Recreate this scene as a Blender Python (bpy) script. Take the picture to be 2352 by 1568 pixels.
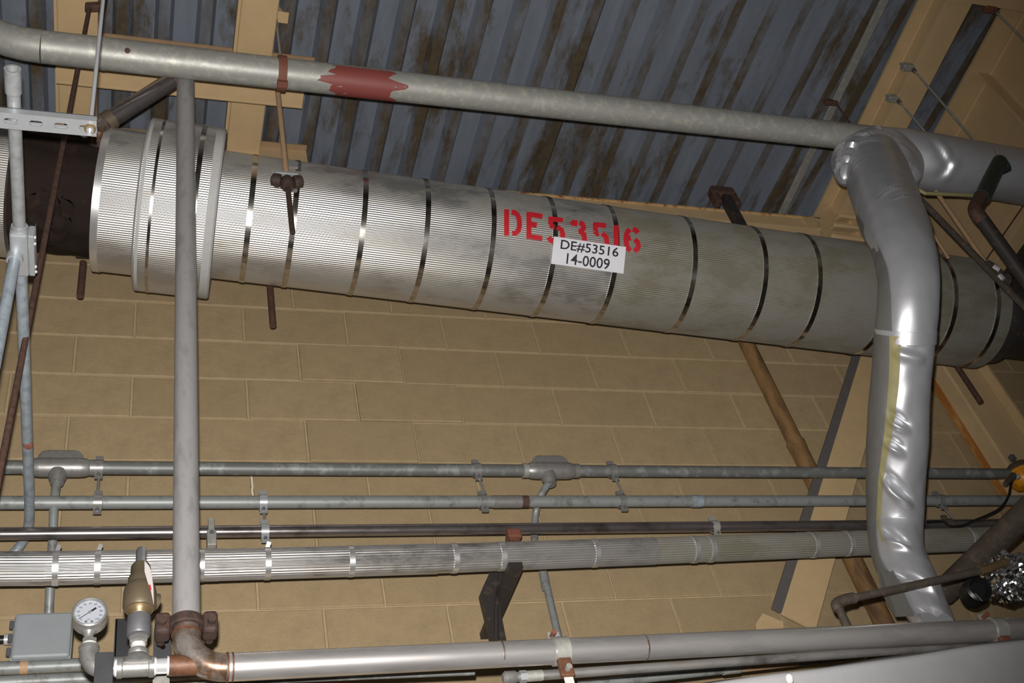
import bpy, bmesh, math, random
from mathutils import Vector, Matrix, noise

random.seed(7)
for o in list(bpy.data.objects):
    bpy.data.objects.remove(o, do_unlink=True)
SC = bpy.context.scene
COL = SC.collection

# ------------------------------------------------------------------ camera
F = 2653.06                                    # focal length in pixels of the 2352 x 1568 frame
RIGHT = Vector((0.94994216, -0.24211809, -0.19745561))
FWD = Vector((0.30975867, 0.64747842, 0.69629107))
UP = Vector((-0.04073641, -0.72259984, 0.69006523))
CAM = Vector((0.00443726, -3.14885607, 1.6))
cd = bpy.data.cameras.new('camera')
cam = bpy.data.objects.new('camera', cd)
COL.objects.link(cam)
cd.sensor_width = 36.0
cd.lens = 36.0 * F / 2352.0
cd.clip_start = 0.02
cd.clip_end = 100
m = Matrix.Identity(4)
for i in range(3):
    m[i][0] = RIGHT[i]; m[i][1] = UP[i]; m[i][2] = -FWD[i]; m[i][3] = CAM[i]
cam.matrix_world = m
SC.camera = cam

# ------------------------------------------------------------------ light
w = bpy.data.worlds.new('world'); SC.world = w
w.use_nodes = True
bg = w.node_tree.nodes['Background']
bg.inputs[0].default_value = (1.0, 0.93, 0.82, 1)
bg.inputs[1].default_value = 0.035
fl = bpy.data.lights.new('camera_flash', 'SPOT')          # the flash next to the lens
fl.energy = 640
fl.color = (1.0, 0.965, 0.93)
fl.shadow_soft_size = 0.014
fl.spot_size = math.radians(84)
fl.spot_blend = 0.75
flo = bpy.data.objects.new('camera_flash', fl); COL.objects.link(flo)
fm = m.copy()
fp = CAM + UP * 0.062 - RIGHT * 0.018 + FWD * 0.03
aim = (FWD - RIGHT * 0.16).normalized()                   # points a little to the left of the frame's middle
zq = (-aim).to_track_quat('Z', 'Y')
flo.location = fp
flo.rotation_euler = zq.to_euler()

vs = SC.view_settings
vs.view_transform = 'Standard'; vs.look = 'None'; vs.gamma = 1.0
vs.use_curve_mapping = False
vs.exposure = 0.0

# ------------------------------------------------------------------ geometry helpers
def ray(px, py):
    return RIGHT * ((px - 1176) / F) + FWD - UP * ((py - 784) / F)

def P(px, py, y=None, z=None, x=None):
    """point of the place seen at a spot of the photograph, on the plane of known depth / height"""
    d = ray(px, py)
    if y is not None: t = (y - CAM.y) / d.y
    elif z is not None: t = (z - CAM.z) / d.z
    else: t = (x - CAM.x) / d.x
    return CAM + d * t

def depth(p): return (Vector(p) - CAM).dot(FWD)
def rad(wpx, p): return wpx * 0.5 * depth(p) / F
def V(*a): return Vector(a)
def frame(ax):
    ax = Vector(ax).normalized()
    h = V(0, 0, 1) if abs(ax.z) < 0.9 else V(1, 0, 0)
    e1 = ax.cross(h).normalized(); e2 = ax.cross(e1).normalized()
    return ax, e1, e2

class MB:
    def __init__(s): s.v = []; s.f = []; s.mi = []
    def add(s, vs_, fs, mi=0):
        b = len(s.v); s.v += [Vector(q) for q in vs_]
        for f in fs: s.f.append([b + i for i in f]); s.mi.append(mi)
        return s
    def box(s, a, b, mi=0):
        x0, x1 = sorted((a[0], b[0])); y0, y1 = sorted((a[1], b[1])); z0, z1 = sorted((a[2], b[2]))
        v = [(x0,y0,z0),(x1,y0,z0),(x1,y1,z0),(x0,y1,z0),(x0,y0,z1),(x1,y0,z1),(x1,y1,z1),(x0,y1,z1)]
        return s.add(v, [(0,3,2,1),(4,5,6,7),(0,1,5,4),(1,2,6,5),(2,3,7,6),(3,0,4,7)], mi)
    def obox(s, c, ux, uy, uz, dx, dy, dz, mi=0):
        c = Vector(c); ux = Vector(ux).normalized()*dx/2; uy = Vector(uy).normalized()*dy/2; uz = Vector(uz).normalized()*dz/2
        v = [c+sx*ux+sy*uy+sz*uz for sz in (-1,1) for sx, sy in ((-1,-1),(1,-1),(1,1),(-1,1))]
        return s.add(v, [(0,3,2,1),(4,5,6,7),(0,1,5,4),(1,2,6,5),(2,3,7,6),(3,0,4,7)], mi)
    def bar(s, a, b, wdt, thk, up=(0,0,1), mi=0):
        a = Vector(a); b = Vector(b); ax = (b-a).normalized()
        side = ax.cross(Vector(up)).normalized(); u2 = side.cross(ax)
        return s.obox((a+b)/2, ax, side, u2, (b-a).length, wdt, thk, mi)
    def prism(s, poly, ext, mi=0):
        n = len(poly); ext = Vector(ext); poly = [Vector(q) for q in poly]
        v = poly + [q+ext for q in poly]
        f = [list(range(n))[::-1], list(range(n, 2*n))]
        for i in range(n):
            j = (i+1) % n; f.append((i, j, n+j, n+i))
        return s.add(v, f, mi)
    def tube(s, pts, r, n=16, caps=True, mi=0):
        pts = [Vector(q) for q in pts]
        rs = list(r) if isinstance(r, (list, tuple)) else [r]*len(pts)
        tang = []
        for i in range(len(pts)):
            a = pts[max(0, i-1)]; b = pts[min(len(pts)-1, i+1)]
            tang.append((b-a).normalized())
        ax, e1, e2 = frame(tang[0])
        v = []
        for i, p in enumerate(pts):
            t = tang[i]
            e1 = (e1 - t*e1.dot(t)).normalized(); e2 = t.cross(e1)
            for k in range(n):
                a = 2*math.pi*k/n
                v.append(p + (e1*math.cos(a) + e2*math.sin(a))*rs[i])
        f = []
        for i in range(len(pts)-1):
            for k in range(n):
                k2 = (k+1) % n
                f.append((i*n+k, i*n+k2, (i+1)*n+k2, (i+1)*n+k))
        if caps:
            f.append(list(range(n))[::-1]); f.append([(len(pts)-1)*n+k for k in range(n)])
        return s.add(v, f, mi)
    def lathe(s, o, ax, prof, n=24, mi=0, caps=True):
        o = Vector(o); ax, e1, e2 = frame(ax)
        v = []
        for t, r in prof:
            for k in range(n):
                a = 2*math.pi*k/n
                v.append(o + ax*t + (e1*math.cos(a)+e2*math.sin(a))*max(r, 1e-5))
        f = []
        for i in range(len(prof)-1):
            for k in range(n):
                k2 = (k+1) % n
                f.append((i*n+k, i*n+k2, (i+1)*n+k2, (i+1)*n+k))
        if caps:
            f.append(list(range(n))[::-1]); f.append([(len(prof)-1)*n+k for k in range(n)])
        return s.add(v, f, mi)
    def ribbed(s, a, b, R, nr, amp, sub=6, mi=0, caps=True, segs=1):
        a = Vector(a); b = Vector(b); ax, e1, e2 = frame(b-a)
        n = nr*sub; v = []
        for g in range(segs+1):
            p = a.lerp(b, g/segs)
            for k in range(n):
                an = 2*math.pi*k/n; rr = R + amp*math.cos(an*nr)
                v.append(p + (e1*math.cos(an)+e2*math.sin(an))*rr)
        f = []
        for g in range(segs):
            for k in range(n):
                k2 = (k+1) % n; f.append((g*n+k, g*n+k2, (g+1)*n+k2, (g+1)*n+k))
        if caps:
            f.append(list(range(n))[::-1]); f.append([segs*n+k for k in range(n)])
        return s.add(v, f, mi)
    def ring(s, o, ax, r0, r1, wd, n=48, mi=0):
        """band of inner radius r0, outer r1, width wd centred on o"""
        return s.lathe(o, ax, [(-wd/2, r0), (-wd/2, r1), (wd/2, r1), (wd/2, r0), (-wd/2, r0)], n, mi, caps=False)
    def torus(s, o, ax, R, r, n=32, k=10, a0=0, a1=2*math.pi, mi=0):
        o = Vector(o); ax, e1, e2 = frame(ax)
        pts = [o + (e1*math.cos(a0+(a1-a0)*i/n)+e2*math.sin(a0+(a1-a0)*i/n))*R for i in range(n+1)]
        return s.tube(pts, r, k, caps=True, mi=mi)

def clear_of(mb, origin):
    return [tuple(q - origin) for q in mb.v]

def obj(name, mb, mats, parent=None, smooth=True, angle=38, bevel=0):
    me = bpy.data.meshes.new(name)
    if parent is None:
        xs = [q.x for q in mb.v]; ys = [q.y for q in mb.v]; zs = [q.z for q in mb.v]
        org = V((min(xs)+max(xs))/2, (min(ys)+max(ys))/2, min(zs))
    else:
        org = world_loc(parent)
    me.from_pydata(clear_of(mb, org), [], mb.f)
    if not isinstance(mats, (list, tuple)): mats = [mats]
    for q in mats: me.materials.append(MAT[q])
    if len(mats) > 1:
        for p, i in zip(me.polygons, mb.mi): p.material_index = i
    bmm = bmesh.new(); bmm.from_mesh(me); bmesh.ops.recalc_face_normals(bmm, faces=bmm.faces); bmm.to_mesh(me); bmm.free()
    if smooth:
        me.shade_smooth(); me.set_sharp_from_angle(angle=math.radians(angle))
    o = bpy.data.objects.new(name, me); COL.objects.link(o)
    if parent is None: o.location = org
    else: o.parent = parent
    if bevel:
        md = o.modifiers.new('bevel', 'BEVEL'); md.width = bevel; md.segments = 2; md.limit_method = 'ANGLE'
    return o

def world_loc(o):
    l = Vector(o.location)
    while o.parent: o = o.parent; l += o.location
    return l

def tag(o, label, cat, group=None):
    o['label'] = label; o['category'] = cat
    if group: o['group'] = group
    return o

def thing(name, label, cat, loc, group=None):
    o = bpy.data.objects.new(name, None); COL.objects.link(o)
    o.location = loc; o.empty_display_size = 0.05
    return tag(o, label, cat, group)

def struct(o): o['kind'] = 'structure'; return o

def smoothpath(pts, n):
    pts = [Vector(q) for q in pts]; out = []
    N = len(pts)
    for i in range(N-1):
        p0 = pts[max(0, i-1)]; p1 = pts[i]; p2 = pts[i+1]; p3 = pts[min(N-1, i+2)]
        for k in range(n):
            t = k/n
            out.append(0.5*((2*p1) + (p2-p0)*t + (2*p0-5*p1+4*p2-p3)*t*t + (3*p1-p0-3*p2+p3)*t**3))
    out.append(pts[-1]); return out

def arc_elbow(c0, c1, c2, n=8):
    """points of a bend that starts at c0, has its corner at c1, ends at c2"""
    c0, c1, c2 = Vector(c0), Vector(c1), Vector(c2); out = []
    for i in range(n+1):
        t = i/n; out.append(c0*(1-t)**2 + c1*2*t*(1-t) + c2*t*t)
    return out

# ------------------------------------------------------------------ materials
MAT = {}
class NT:
    def __init__(s, name):
        s.m = bpy.data.materials.new(name); s.m.use_nodes = True
        s.t = s.m.node_tree; s.b = s.t.nodes['Principled BSDF']
        s.tc = s.t.nodes.new('ShaderNodeTexCoord'); MAT[name] = s.m
    def n(s, t, **k):
        q = s.t.nodes.new(t)
        for a, b in k.items(): setattr(q, a, b)
        return q
    def l(s, a, b): s.t.links.new(a, b)
    def coord(s, scale=(1,1,1), kind='Object'):
        mp = s.n('ShaderNodeMapping'); s.l(s.tc.outputs[kind], mp.inputs[0]); mp.inputs['Scale'].default_value = scale
        return mp.outputs[0]
    def noise(s, scale, detail=4, rough=0.6, co=None, stretch=(1,1,1), dist=0):
        q = s.n('ShaderNodeTexNoise'); s.l(co or s.coord(stretch), q.inputs['Vector'])
        q.inputs['Scale'].default_value = scale; q.inputs['Detail'].default_value = detail
        q.inputs['Roughness'].default_value = rough; q.inputs['Distortion'].default_value = dist
        return q.outputs['Fac']
    def ramp(s, fac, lo, hi, c0=(0,0,0), c1=(1,1,1)):
        q = s.n('ShaderNodeValToRGB'); s.l(fac, q.inputs[0])
        q.color_ramp.elements[0].position = lo; q.color_ramp.elements[1].position = hi
        q.color_ramp.elements[0].color = (*c0, 1); q.color_ramp.elements[1].color = (*c1, 1)
        return q.outputs[0]
    def mix(s, fac, a, b, mode='MIX'):
        q = s.n('ShaderNodeMix', data_type='RGBA', blend_type=mode)
        if isinstance(fac, (int, float)): q.inputs[0].default_value = fac
        else: s.l(fac, q.inputs[0])
        for i, c in ((6, a), (7, b)):
            if isinstance(c, tuple): q.inputs[i].default_value = (*c, 1)
            else: s.l(c, q.inputs[i])
        return q.outputs[2]
    def math(s, op, a, b=0.0):
        q = s.n('ShaderNodeMath', operation=op)
        for i, c in ((0, a), (1, b)):
            if isinstance(c, (int, float)): q.inputs[i].default_value = c
            else: s.l(c, q.inputs[i])
        return q.outputs[0]
    def setc(s, c):
        if isinstance(c, tuple): s.b.inputs['Base Color'].default_value = (*c, 1)
        else: s.l(c, s.b.inputs['Base Color'])
        return s
    def setv(s, key, v):
        if isinstance(v, (int, float)): s.b.inputs[key].default_value = v
        else: s.l(v, s.b.inputs[key])
        return s
    def bump(s, h, strength=0.3, dist=0.002):
        q = s.n('ShaderNodeBump'); q.inputs['Strength'].default_value = strength; q.inputs['Distance'].default_value = dist
        s.l(h, q.inputs['Height']); s.l(q.outputs[0], s.b.inputs['Normal']); return s

def plain(name, c, metal=0.0, rough=0.5, var=0.15, scale=30, bump=0.0, bscale=120, c2=None, lo=0.45, hi=0.7, stretch=(1,1,1), rvar=0.0):
    t = NT(name)
    nz = t.noise(scale, 5, 0.65, stretch=stretch)
    if c2 is None: c2 = tuple(x*(1-var*2) for x in c); lo, hi = 0.3, 0.75
    t.setc(t.mix(t.ramp(nz, lo, hi), c, c2))
    t.setv('Metallic', metal)
    if rvar:
        t.setv('Roughness', t.math('ADD', t.math('MULTIPLY', t.noise(scale*0.7, 4, stretch=stretch), rvar*2), rough-rvar))
    else: t.setv('Roughness', rough)
    if bump: t.bump(t.noise(bscale, 3), bump, 0.002)
    return t

# painted concrete block
t = NT('block_paint')
oi = t.n('ShaderNodeObjectInfo')
big = t.noise(2.2, 4, 0.6, co=t.coord((1,1,1), 'Object'))
c = t.mix(t.ramp(oi.outputs['Random'], 0, 1), (0.335, 0.248, 0.138), (0.372, 0.277, 0.158))
c = t.mix(t.ramp(t.noise(14, 5, 0.7), 0.35, 0.75), c, (0.295, 0.217, 0.122))
c = t.mix(t.ramp(t.noise(260, 2, 0.5), 0.655, 0.74), c, (0.55, 0.46, 0.31))
t.setc(c); t.setv('Roughness', 0.62); t.setv('Specular IOR Level', 0.35)
t.bump(t.math('ADD', t.noise(190, 4, 0.7), t.math('MULTIPLY', t.noise(45, 3), 0.8)), 0.55, 0.003)
plain('mortar_paint', (0.44, 0.338, 0.20), rough=0.65, var=0.1, scale=25, bump=0.4, bscale=150)
plain('chalk_paint', (0.72, 0.66, 0.56), rough=0.8, var=0.1)
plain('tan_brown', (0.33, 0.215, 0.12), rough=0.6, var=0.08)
plain('galv_near', (0.295, 0.31, 0.315), metal=0.3, rough=0.42, scale=40, c2=(0.22, 0.23, 0.235), lo=0.45, hi=0.65)
plain('leg_grey', (0.115, 0.105, 0.10), rough=0.6, var=0.1)
plain('wall_dark', (0.11, 0.08, 0.05), rough=0.8)
plain('concrete', (0.22, 0.21, 0.19), rough=0.8, var=0.15, scale=4, bump=0.3)

# blue-grey roof deck with rust
def deck(name, lo, hi):
    t = NT(name)
    c = t.mix(t.ramp(t.noise(7, 4, 0.6, stretch=(2.5, 0.4, 1)), 0.3, 0.75), (0.160, 0.182, 0.220), (0.118, 0.134, 0.162))
    r = t.noise(2.3, 7, 0.72, stretch=(1.6, 0.55, 1), dist=0.2)
    rc = t.mix(t.ramp(t.noise(26, 5, 0.7), 0.35, 0.7), (0.088, 0.062, 0.034), (0.052, 0.043, 0.031))
    rc = t.mix(t.ramp(t.noise(5.0, 4, 0.7), 0.66, 0.74), rc, (0.13, 0.045, 0.012))
    t.setc(t.mix(t.ramp(r, lo, hi), c, rc))
    t.setv('Roughness', 0.62); t.setv('Metallic', 0.0); t.setv('Specular IOR Level', 0.35)
    t.bump(t.noise(60, 3), 0.15, 0.002)
deck('deck_paint', 0.51, 0.63)
deck('deck_rib_paint', 0.33, 0.55)

plain('tan_steel', (0.55, 0.395, 0.215), rough=0.45, var=0.07, scale=9, bump=0.06, bscale=80)
t = NT('tan_rust'); t.setc(t.mix(t.ramp(t.noise(16, 6, 0.75), 0.5, 0.6), (0.56, 0.36, 0.16), (0.22, 0.08, 0.025))); t.setv('Roughness', 0.6)
plain('orange_rust', (0.34, 0.13, 0.02), rough=0.75, scale=18, c2=(0.5, 0.3, 0.11), lo=0.5, hi=0.72, stretch=(1, 1, 0.3))
plain('galvanised', (0.32, 0.32, 0.295), metal=0.35, rough=0.5, scale=34, c2=(0.42, 0.41, 0.355), lo=0.5, hi=0.66, bump=0.12, rvar=0.1)
plain('galv_bright', (0.40, 0.42, 0.435), metal=0.45, rough=0.38, var=0.05, scale=40)
plain('conduit_grey', (0.235, 0.25, 0.245), metal=0.25, rough=0.48, scale=26, c2=(0.12, 0.115, 0.105), lo=0.52, hi=0.72, stretch=(1,1,1))
plain('conduit_dark', (0.15, 0.155, 0.15), metal=0.3, rough=0.5, scale=24, c2=(0.26, 0.27, 0.27), lo=0.5, hi=0.66)
plain('conduit_blue', (0.30, 0.345, 0.38), metal=0.25, rough=0.42, scale=30, c2=(0.20, 0.235, 0.27), lo=0.45, hi=0.65)
plain('cast_alu', (0.265, 0.26, 0.25), metal=0.5, rough=0.42, scale=50, c2=(0.19, 0.185, 0.175), lo=0.5, hi=0.7, bump=0.15)
plain('box_grey', (0.265, 0.285, 0.30), rough=0.45, var=0.04, scale=20)
plain('riser_grey', (0.335, 0.325, 0.325), metal=0.25, rough=0.42, scale=22, c2=(0.25, 0.245, 0.25), lo=0.5, hi=0.7, stretch=(1.4, 1.4, 0.5))
plain('zinc', (0.36, 0.355, 0.34), metal=0.6, rough=0.3, var=0.05)
plain('chrome', (0.75, 0.76, 0.79), metal=0.55, rough=0.22, var=0.02)
plain('steel_dark', (0.30, 0.27, 0.27), metal=0.85, rough=0.24, scale=18, c2=(0.16, 0.13, 0.12), lo=0.5, hi=0.7, stretch=(0.6, 1, 1), rvar=0.07)
plain('white_tape', (0.62, 0.60, 0.57), rough=0.6, var=0.05)
plain('rust', (0.085, 0.040, 0.026), rough=0.75, scale=60, c2=(0.042, 0.022, 0.017), lo=0.4, hi=0.65, bump=0.4)
plain('dark_rust', (0.055, 0.028, 0.020), rough=0.75, scale=60, c2=(0.024, 0.015, 0.012), lo=0.4, hi=0.65, bump=0.4)
plain('rust_red', (0.175, 0.058, 0.034), rough=0.7, scale=50, c2=(0.13, 0.05, 0.032), lo=0.4, hi=0.7, bump=0.2)
plain('rust_orange', (0.15, 0.066, 0.032), metal=0.2, rough=0.55, scale=45, c2=(0.085, 0.04, 0.024), lo=0.4, hi=0.65, bump=0.3)
plain('rod_tan', (0.42, 0.27, 0.155), rough=0.6, var=0.1, scale=40)
plain('brown_pipe', (0.22, 0.125, 0.05), rough=0.5, scale=20, c2=(0.10, 0.055, 0.03), lo=0.45, hi=0.65, stretch=(1,1,0.25))
plain('black_iron', (0.028, 0.024, 0.022), rough=0.5, scale=30, c2=(0.075, 0.055, 0.042), lo=0.55, hi=0.72)
plain('dark_pipe', (0.085, 0.068, 0.055), metal=0.2, rough=0.5, scale=30, c2=(0.15, 0.12, 0.095), lo=0.5, hi=0.7)
plain('green_black', (0.018, 0.032, 0.028), rough=0.4, scale=30, c2=(0.05, 0.045, 0.035), lo=0.55, hi=0.7)
plain('dark_bare', (0.016, 0.010, 0.008), rough=0.85, scale=13, c2=(0.05, 0.022, 0.012), lo=0.55, hi=0.78, bump=0.9, bscale=45)
MAT['dark_bare'].node_tree.nodes['Principled BSDF'].inputs['Specular IOR Level'].default_value = 0.2
plain('brass', (0.24, 0.165, 0.08), metal=0.55, rough=0.42, scale=40, c2=(0.20, 0.15, 0.09), lo=0.45, hi=0.7)
plain('bronze_dull', (0.135, 0.105, 0.066), metal=0.35, rough=0.48, scale=40, c2=(0.13, 0.10, 0.07), lo=0.45, hi=0.7)
plain('iron_grey', (0.155, 0.155, 0.165), metal=0.4, rough=0.5, var=0.1)
plain('strut_dark', (0.075, 0.078, 0.084), metal=0.4, rough=0.5, var=0.12)
plain('red_paint', (0.50, 0.012, 0.022), rough=0.5, var=0.08, scale=60)
t = NT('primer_red'); t.setc(t.mix(t.ramp(t.noise(26, 5, 0.7, stretch=(0.5,1,1.6)), 0.62, 0.67), (0.20, 0.045, 0.038), (0.36, 0.34, 0.31))); t.setv('Roughness', 0.55)
plain('sticker_white', (0.66, 0.66, 0.70), rough=0.4, var=0.02)
plain('ink_black', (0.015, 0.013, 0.022), rough=0.5)
plain('dial_white', (0.33, 0.35, 0.385), rough=0.35, var=0.02)
plain('dial_ink', (0.05, 0.055, 0.08), rough=0.5)
plain('paper', (0.48, 0.44, 0.43), rough=0.7, var=0.05)
plain('canvas', (0.245, 0.245, 0.25), rough=0.65, var=0.06, scale=9, bump=0.12, bscale=160)
plain('olive_tape', (0.30, 0.27, 0.125), rough=0.6, var=0.1, scale=30)
plain('safety_yellow', (0.62, 0.24, 0.012), rough=0.4, scale=30, c2=(0.30, 0.10, 0.01), lo=0.5, hi=0.65)
plain('black_rubber', (0.012, 0.012, 0.013), rough=0.35)
plain('foil', (0.80, 0.82, 0.85), metal=1.0, rough=0.2, var=0.03, bump=0.35, bscale=42)
plain('vinyl_silver', (0.62, 0.63, 0.665), metal=0.62, rough=0.40, var=0.06, scale=14, bump=0.05, bscale=300)
plain('vinyl_dark', (0.21, 0.21, 0.205), metal=0.4, rough=0.5, var=0.08, scale=14)
plain('mastic', (0.42, 0.42, 0.41), rough=0.7, var=0.06, scale=40, bump=0.3)

# aluminium jackets with dust
def alu(name, dust_lo, dust_hi, dust=(0.27, 0.25, 0.19), rough=0.34):
    t = NT(name)
    d = t.ramp(t.noise(5, 6, 0.7, stretch=(0.7, 1.4, 1.4)), dust_lo, dust_hi)
    t.setc(t.mix(d, (0.63, 0.62, 0.605), dust))
    t.setv('Metallic', t.math('SUBTRACT', 0.95, t.math('MULTIPLY', d, 0.5)))
    t.setv('Roughness', t.math('ADD', rough, t.math('MULTIPLY', d, 0.22)))
    t.bump(t.noise(22, 2), 0.05, 0.004)
    return t
alu('alu_jacket', 0.42, 0.80)
alu('alu_dusty', 0.10, 0.60, (0.215, 0.20, 0.15))
alu('alu_pipe', 0.38, 0.72, (0.22, 0.20, 0.18), 0.26)
plain('alu_band', (0.62, 0.60, 0.57), metal=1.0, rough=0.20, scale=30, c2=(0.34, 0.29, 0.24), lo=0.45, hi=0.7)
plain('alu_band_bright', (0.74, 0.74, 0.74), metal=0.8, rough=0.32, var=0.05)
# welded stainless pipe
t = NT('stainless')
d = t.ramp(t.noise(9, 6, 0.7, stretch=(0.35, 1.5, 1.5)), 0.45, 0.72)
c = t.mix(d, (0.62, 0.60, 0.585), (0.34, 0.32, 0.315))
t.setc(c); t.setv('Metallic', 0.72); t.setv('Roughness', t.math('ADD', 0.27, t.math('MULTIPLY', d, 0.2)))
t = NT('stainless_tint')
d = t.ramp(t.noise(17, 5, 0.7), 0.40, 0.62)
t.setc(t.mix(d, (0.40, 0.36, 0.33), (0.19, 0.105, 0.058))); t.setv('Metallic', 0.7); t.setv('Roughness', 0.3)
# clear gauge lens
t = NT('lens'); t.setc((1, 1, 1)); t.setv('Roughness', 0.03); t.setv('Transmission Weight', 1.0); t.setv('IOR', 1.05)

# ================================================================== THE SETTING
ZA = 5.122378                # height of a bed joint of the block wall
BW, BH, JT = 0.4064, 0.2032, 0.0075
def zroof(y): return 6.1 + 0.06 * y

b = MB().box((-4, 0.006, 0), (7, 0.24, 5.965))
wall = struct(obj('wall_back', b, 'mortar_paint', smooth=False))
bm_ = MB()
hw, hh, bv = (BW-JT)/2, (BH-JT)/2, 0.004
bv = 0.0028
fr = [(-hw+bv,0,-hh+bv),(hw-bv,0,-hh+bv),(hw-bv,0,hh-bv),(-hw+bv,0,hh-bv)]
md_ = [(-hw,bv,-hh),(hw,bv,-hh),(hw,bv,hh),(-hw,bv,hh)]
bk = [(-hw,0.03,-hh),(hw,0.03,-hh),(hw,0.03,hh),(-hw,0.03,hh)]
BV = fr+md_+bk
BF = [(0,1,2,3)] + [(4+i,4+(i+1)%4,(i+1)%4,i) for i in range(4)] + [(8+i,8+(i+1)%4,4+(i+1)%4,4+i) for i in range(4)]
bme = bpy.data.meshes.new('block'); bme.from_pydata(BV, [], BF); bme.materials.append(MAT['block_paint'])
wl = world_loc(wall)
nb = 0; rest = MB()
for r in range(-4, 26):
    zc_ = ZA - BH*(r+0.5)
    if zc_ - BH/2 < 0: break
    off = 0.0 if r % 2 == 0 else 0.5
    for k in range(-11, 18):
        xc = (k + off + 0.5) * BW
        if zc_ + BH/2 > 6.3: continue
        if -6 < r < 10 and -3 <= k <= 10:
            o = bpy.data.objects.new('block', bme); COL.objects.link(o); o.parent = wall
            j = random.uniform(-0.0022, 0.0022)
            if (r, k) in ((1, 1), (2, 2), (3, 1)): j = -0.006
            o.location = V(xc, j, zc_) - wl
            nb += 1
        elif xc > -3.7 and xc < 6.7:
            rest.add([(q[0]+xc, q[1], q[2]+zc_) for q in BV], BF)
ro = obj('block_field', rest, 'block_paint', wall, smooth=False); ro['kind'] = 'stuff'

mbk = MB(); zt_k = ZA-BH*4.02; 
for i in range(7):
    mbk.box((BW*1-0.003+0.001*math.sin(i*2.1), -0.0012, zt_k-0.16*(i+1)/7), (BW*1+0.003+0.001*math.sin(i*2.1), 0.008, zt_k-0.16*i/7))
obj('chalk_streak', mbk, 'chalk_paint', wall, smooth=False)
fl_ = struct(obj('floor', MB().box((-4, -6, -0.15), (7, 0.24, 0)), 'concrete', smooth=False))

# roof deck: sheets of six ribs
ceil = struct(obj('ceiling', MB().prism([(-4, -5.5, zroof(-5.5)+0.05), (7, -5.5, zroof(-5.5)+0.05), (7, 0.3, zroof(0.3)+0.05), (-4, 0.3, zroof(0.3)+0.05)], (0, 0, 0.08)), 'wall_dark', smooth=False))
PIT = 0.1625
def deck_sheet(x0, nrib):
    mb = MB(); prof = []
    for i in range(nrib):
        a = x0 + i*PIT
        prof += [(a, 0.021, 0), (a+0.088, 0.021, 1), (a+0.103, -0.017, 2), (a+0.1475, -0.017, 3)]
    prof.append((x0+nrib*PIT + 0.006, 0.019, 0))
    ys = (-5.4, 0.26); n = len(prof); v = []
    for yy in ys:
        for (a, h, _) in prof: v.append((a, yy, zroof(yy)+h))
    for i in range(n-1):
        mb.add([v[i], v[i+1], v[n+i+1], v[n+i]], [(0, 1, 2, 3)], 1 if prof[i][2] in (2,) else 0)
    return mb
for s in range(-4, 7):
    o = obj('deck_panel', deck_sheet(-0.062 + s*6*PIT, 6), ['deck_paint', 'deck_rib_paint'], ceil, smooth=False)

# ------------------------------------------------------------------ tan roof steel
def joist(x0, x1, label):
    t = thing('roof_joist', label, 'roof joist', V((x0+x1)/2, -1.2, 5.9), 'tan roof joists')
    mb = MB()
    def sheet(xa, xb, ya, yb, d0, d1):
        mb.prism([(xa, ya, zroof(ya)-d1), (xb, ya, zroof(ya)-d1), (xb, ya, zroof(ya)-d0), (xa, ya, zroof(ya)-d0)], (0, yb-ya, 0.06*(yb-ya)))
    sheet(x0, x1, -4.5, -0.605, 0.025, 0.095)
    sheet(x0, x1, -0.47, -0.125, 0.025, 0.095)
    obj('channel', mb, 'tan_steel', t, smooth=False, bevel=0.006)
    mb = MB()
    sheet(x0-0.012, x0, -4.5, -0.605, 0.025, 0.082)
    sheet(x0-0.012, x0, -0.47, -0.125, 0.025, 0.082)
    obj('lip', mb, 'tan_steel', t, smooth=False)
    return t
joist(0.352, 0.498, 'tan roof joist above the rust-red pipe clamp and hanger rod')
joist(-0.338, -0.186, 'tan roof joist above the shiny threaded rod on the left')

def purlin(y0, xa, xb, label, holes):
    t = thing('purlin', label, 'purlin', V((xa+xb)/2, y0, 5.85), 'tan purlins between the joists')
    zt = zroof(y0)-0.03; zb = zt-0.185
    mb = MB().box((xa, y0, zb), (xb+0.05, y0+0.006, zt))
    obj('web', mb, 'tan_steel', t, smooth=False)
    mb = MB().box((xa, y0+0.006, zb), (xb, y0+0.105, zb+0.005))
    obj('bottom_flange', mb, 'tan_steel', t, smooth=False)
    mb = MB().tube([(xa, y0+0.108, zb+0.012), (xb, y0+0.108, zb+0.012)], 0.013, 12)
    obj('rolled_lip', mb, 'tan_steel', t)
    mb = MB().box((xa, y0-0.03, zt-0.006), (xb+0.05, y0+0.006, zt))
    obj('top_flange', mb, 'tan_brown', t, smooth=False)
    for hx in holes:
        mb = MB().lathe((hx, y0-0.001, zb+0.055), (0, -1, 0), [(0, 0.011), (0.006, 0.011), (0.006, 0.0)], 14)
        obj('bolt', mb, 'rust', t)
purlin(-0.60, -0.335, 0.632, 'longer tan purlin crossing behind the galvanised pipe', (0.53,))
purlin(-0.135, -0.335, 0.66, 'tan purlin just above the ribbed aluminium jacket', (0.52,))

# beam over the wall
t = thing('eave_beam', 'tan eave beam with rusty top edge along the top of the block wall', 'beam', V(1.5, -0.05, 5.85))
obj('web', MB().box((-1.2, -0.055, 5.845), (3.44, -0.045, 5.975)), 'tan_steel', t, smooth=False)
obj('top_flange', MB().box((-1.2, -0.062, 5.975), (3.38, 0.006, 5.985)), 'tan_rust', t, smooth=False)
obj('bottom_flange', MB().box((-1.2, -0.10, 5.835), (3.44, 0.0, 5.845)), 'tan_steel', t, smooth=False)
obj('end_angle', MB().box((3.30, -0.066, 5.85), (3.40, -0.056, 5.97)), 'tan_steel', t, smooth=False)

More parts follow.
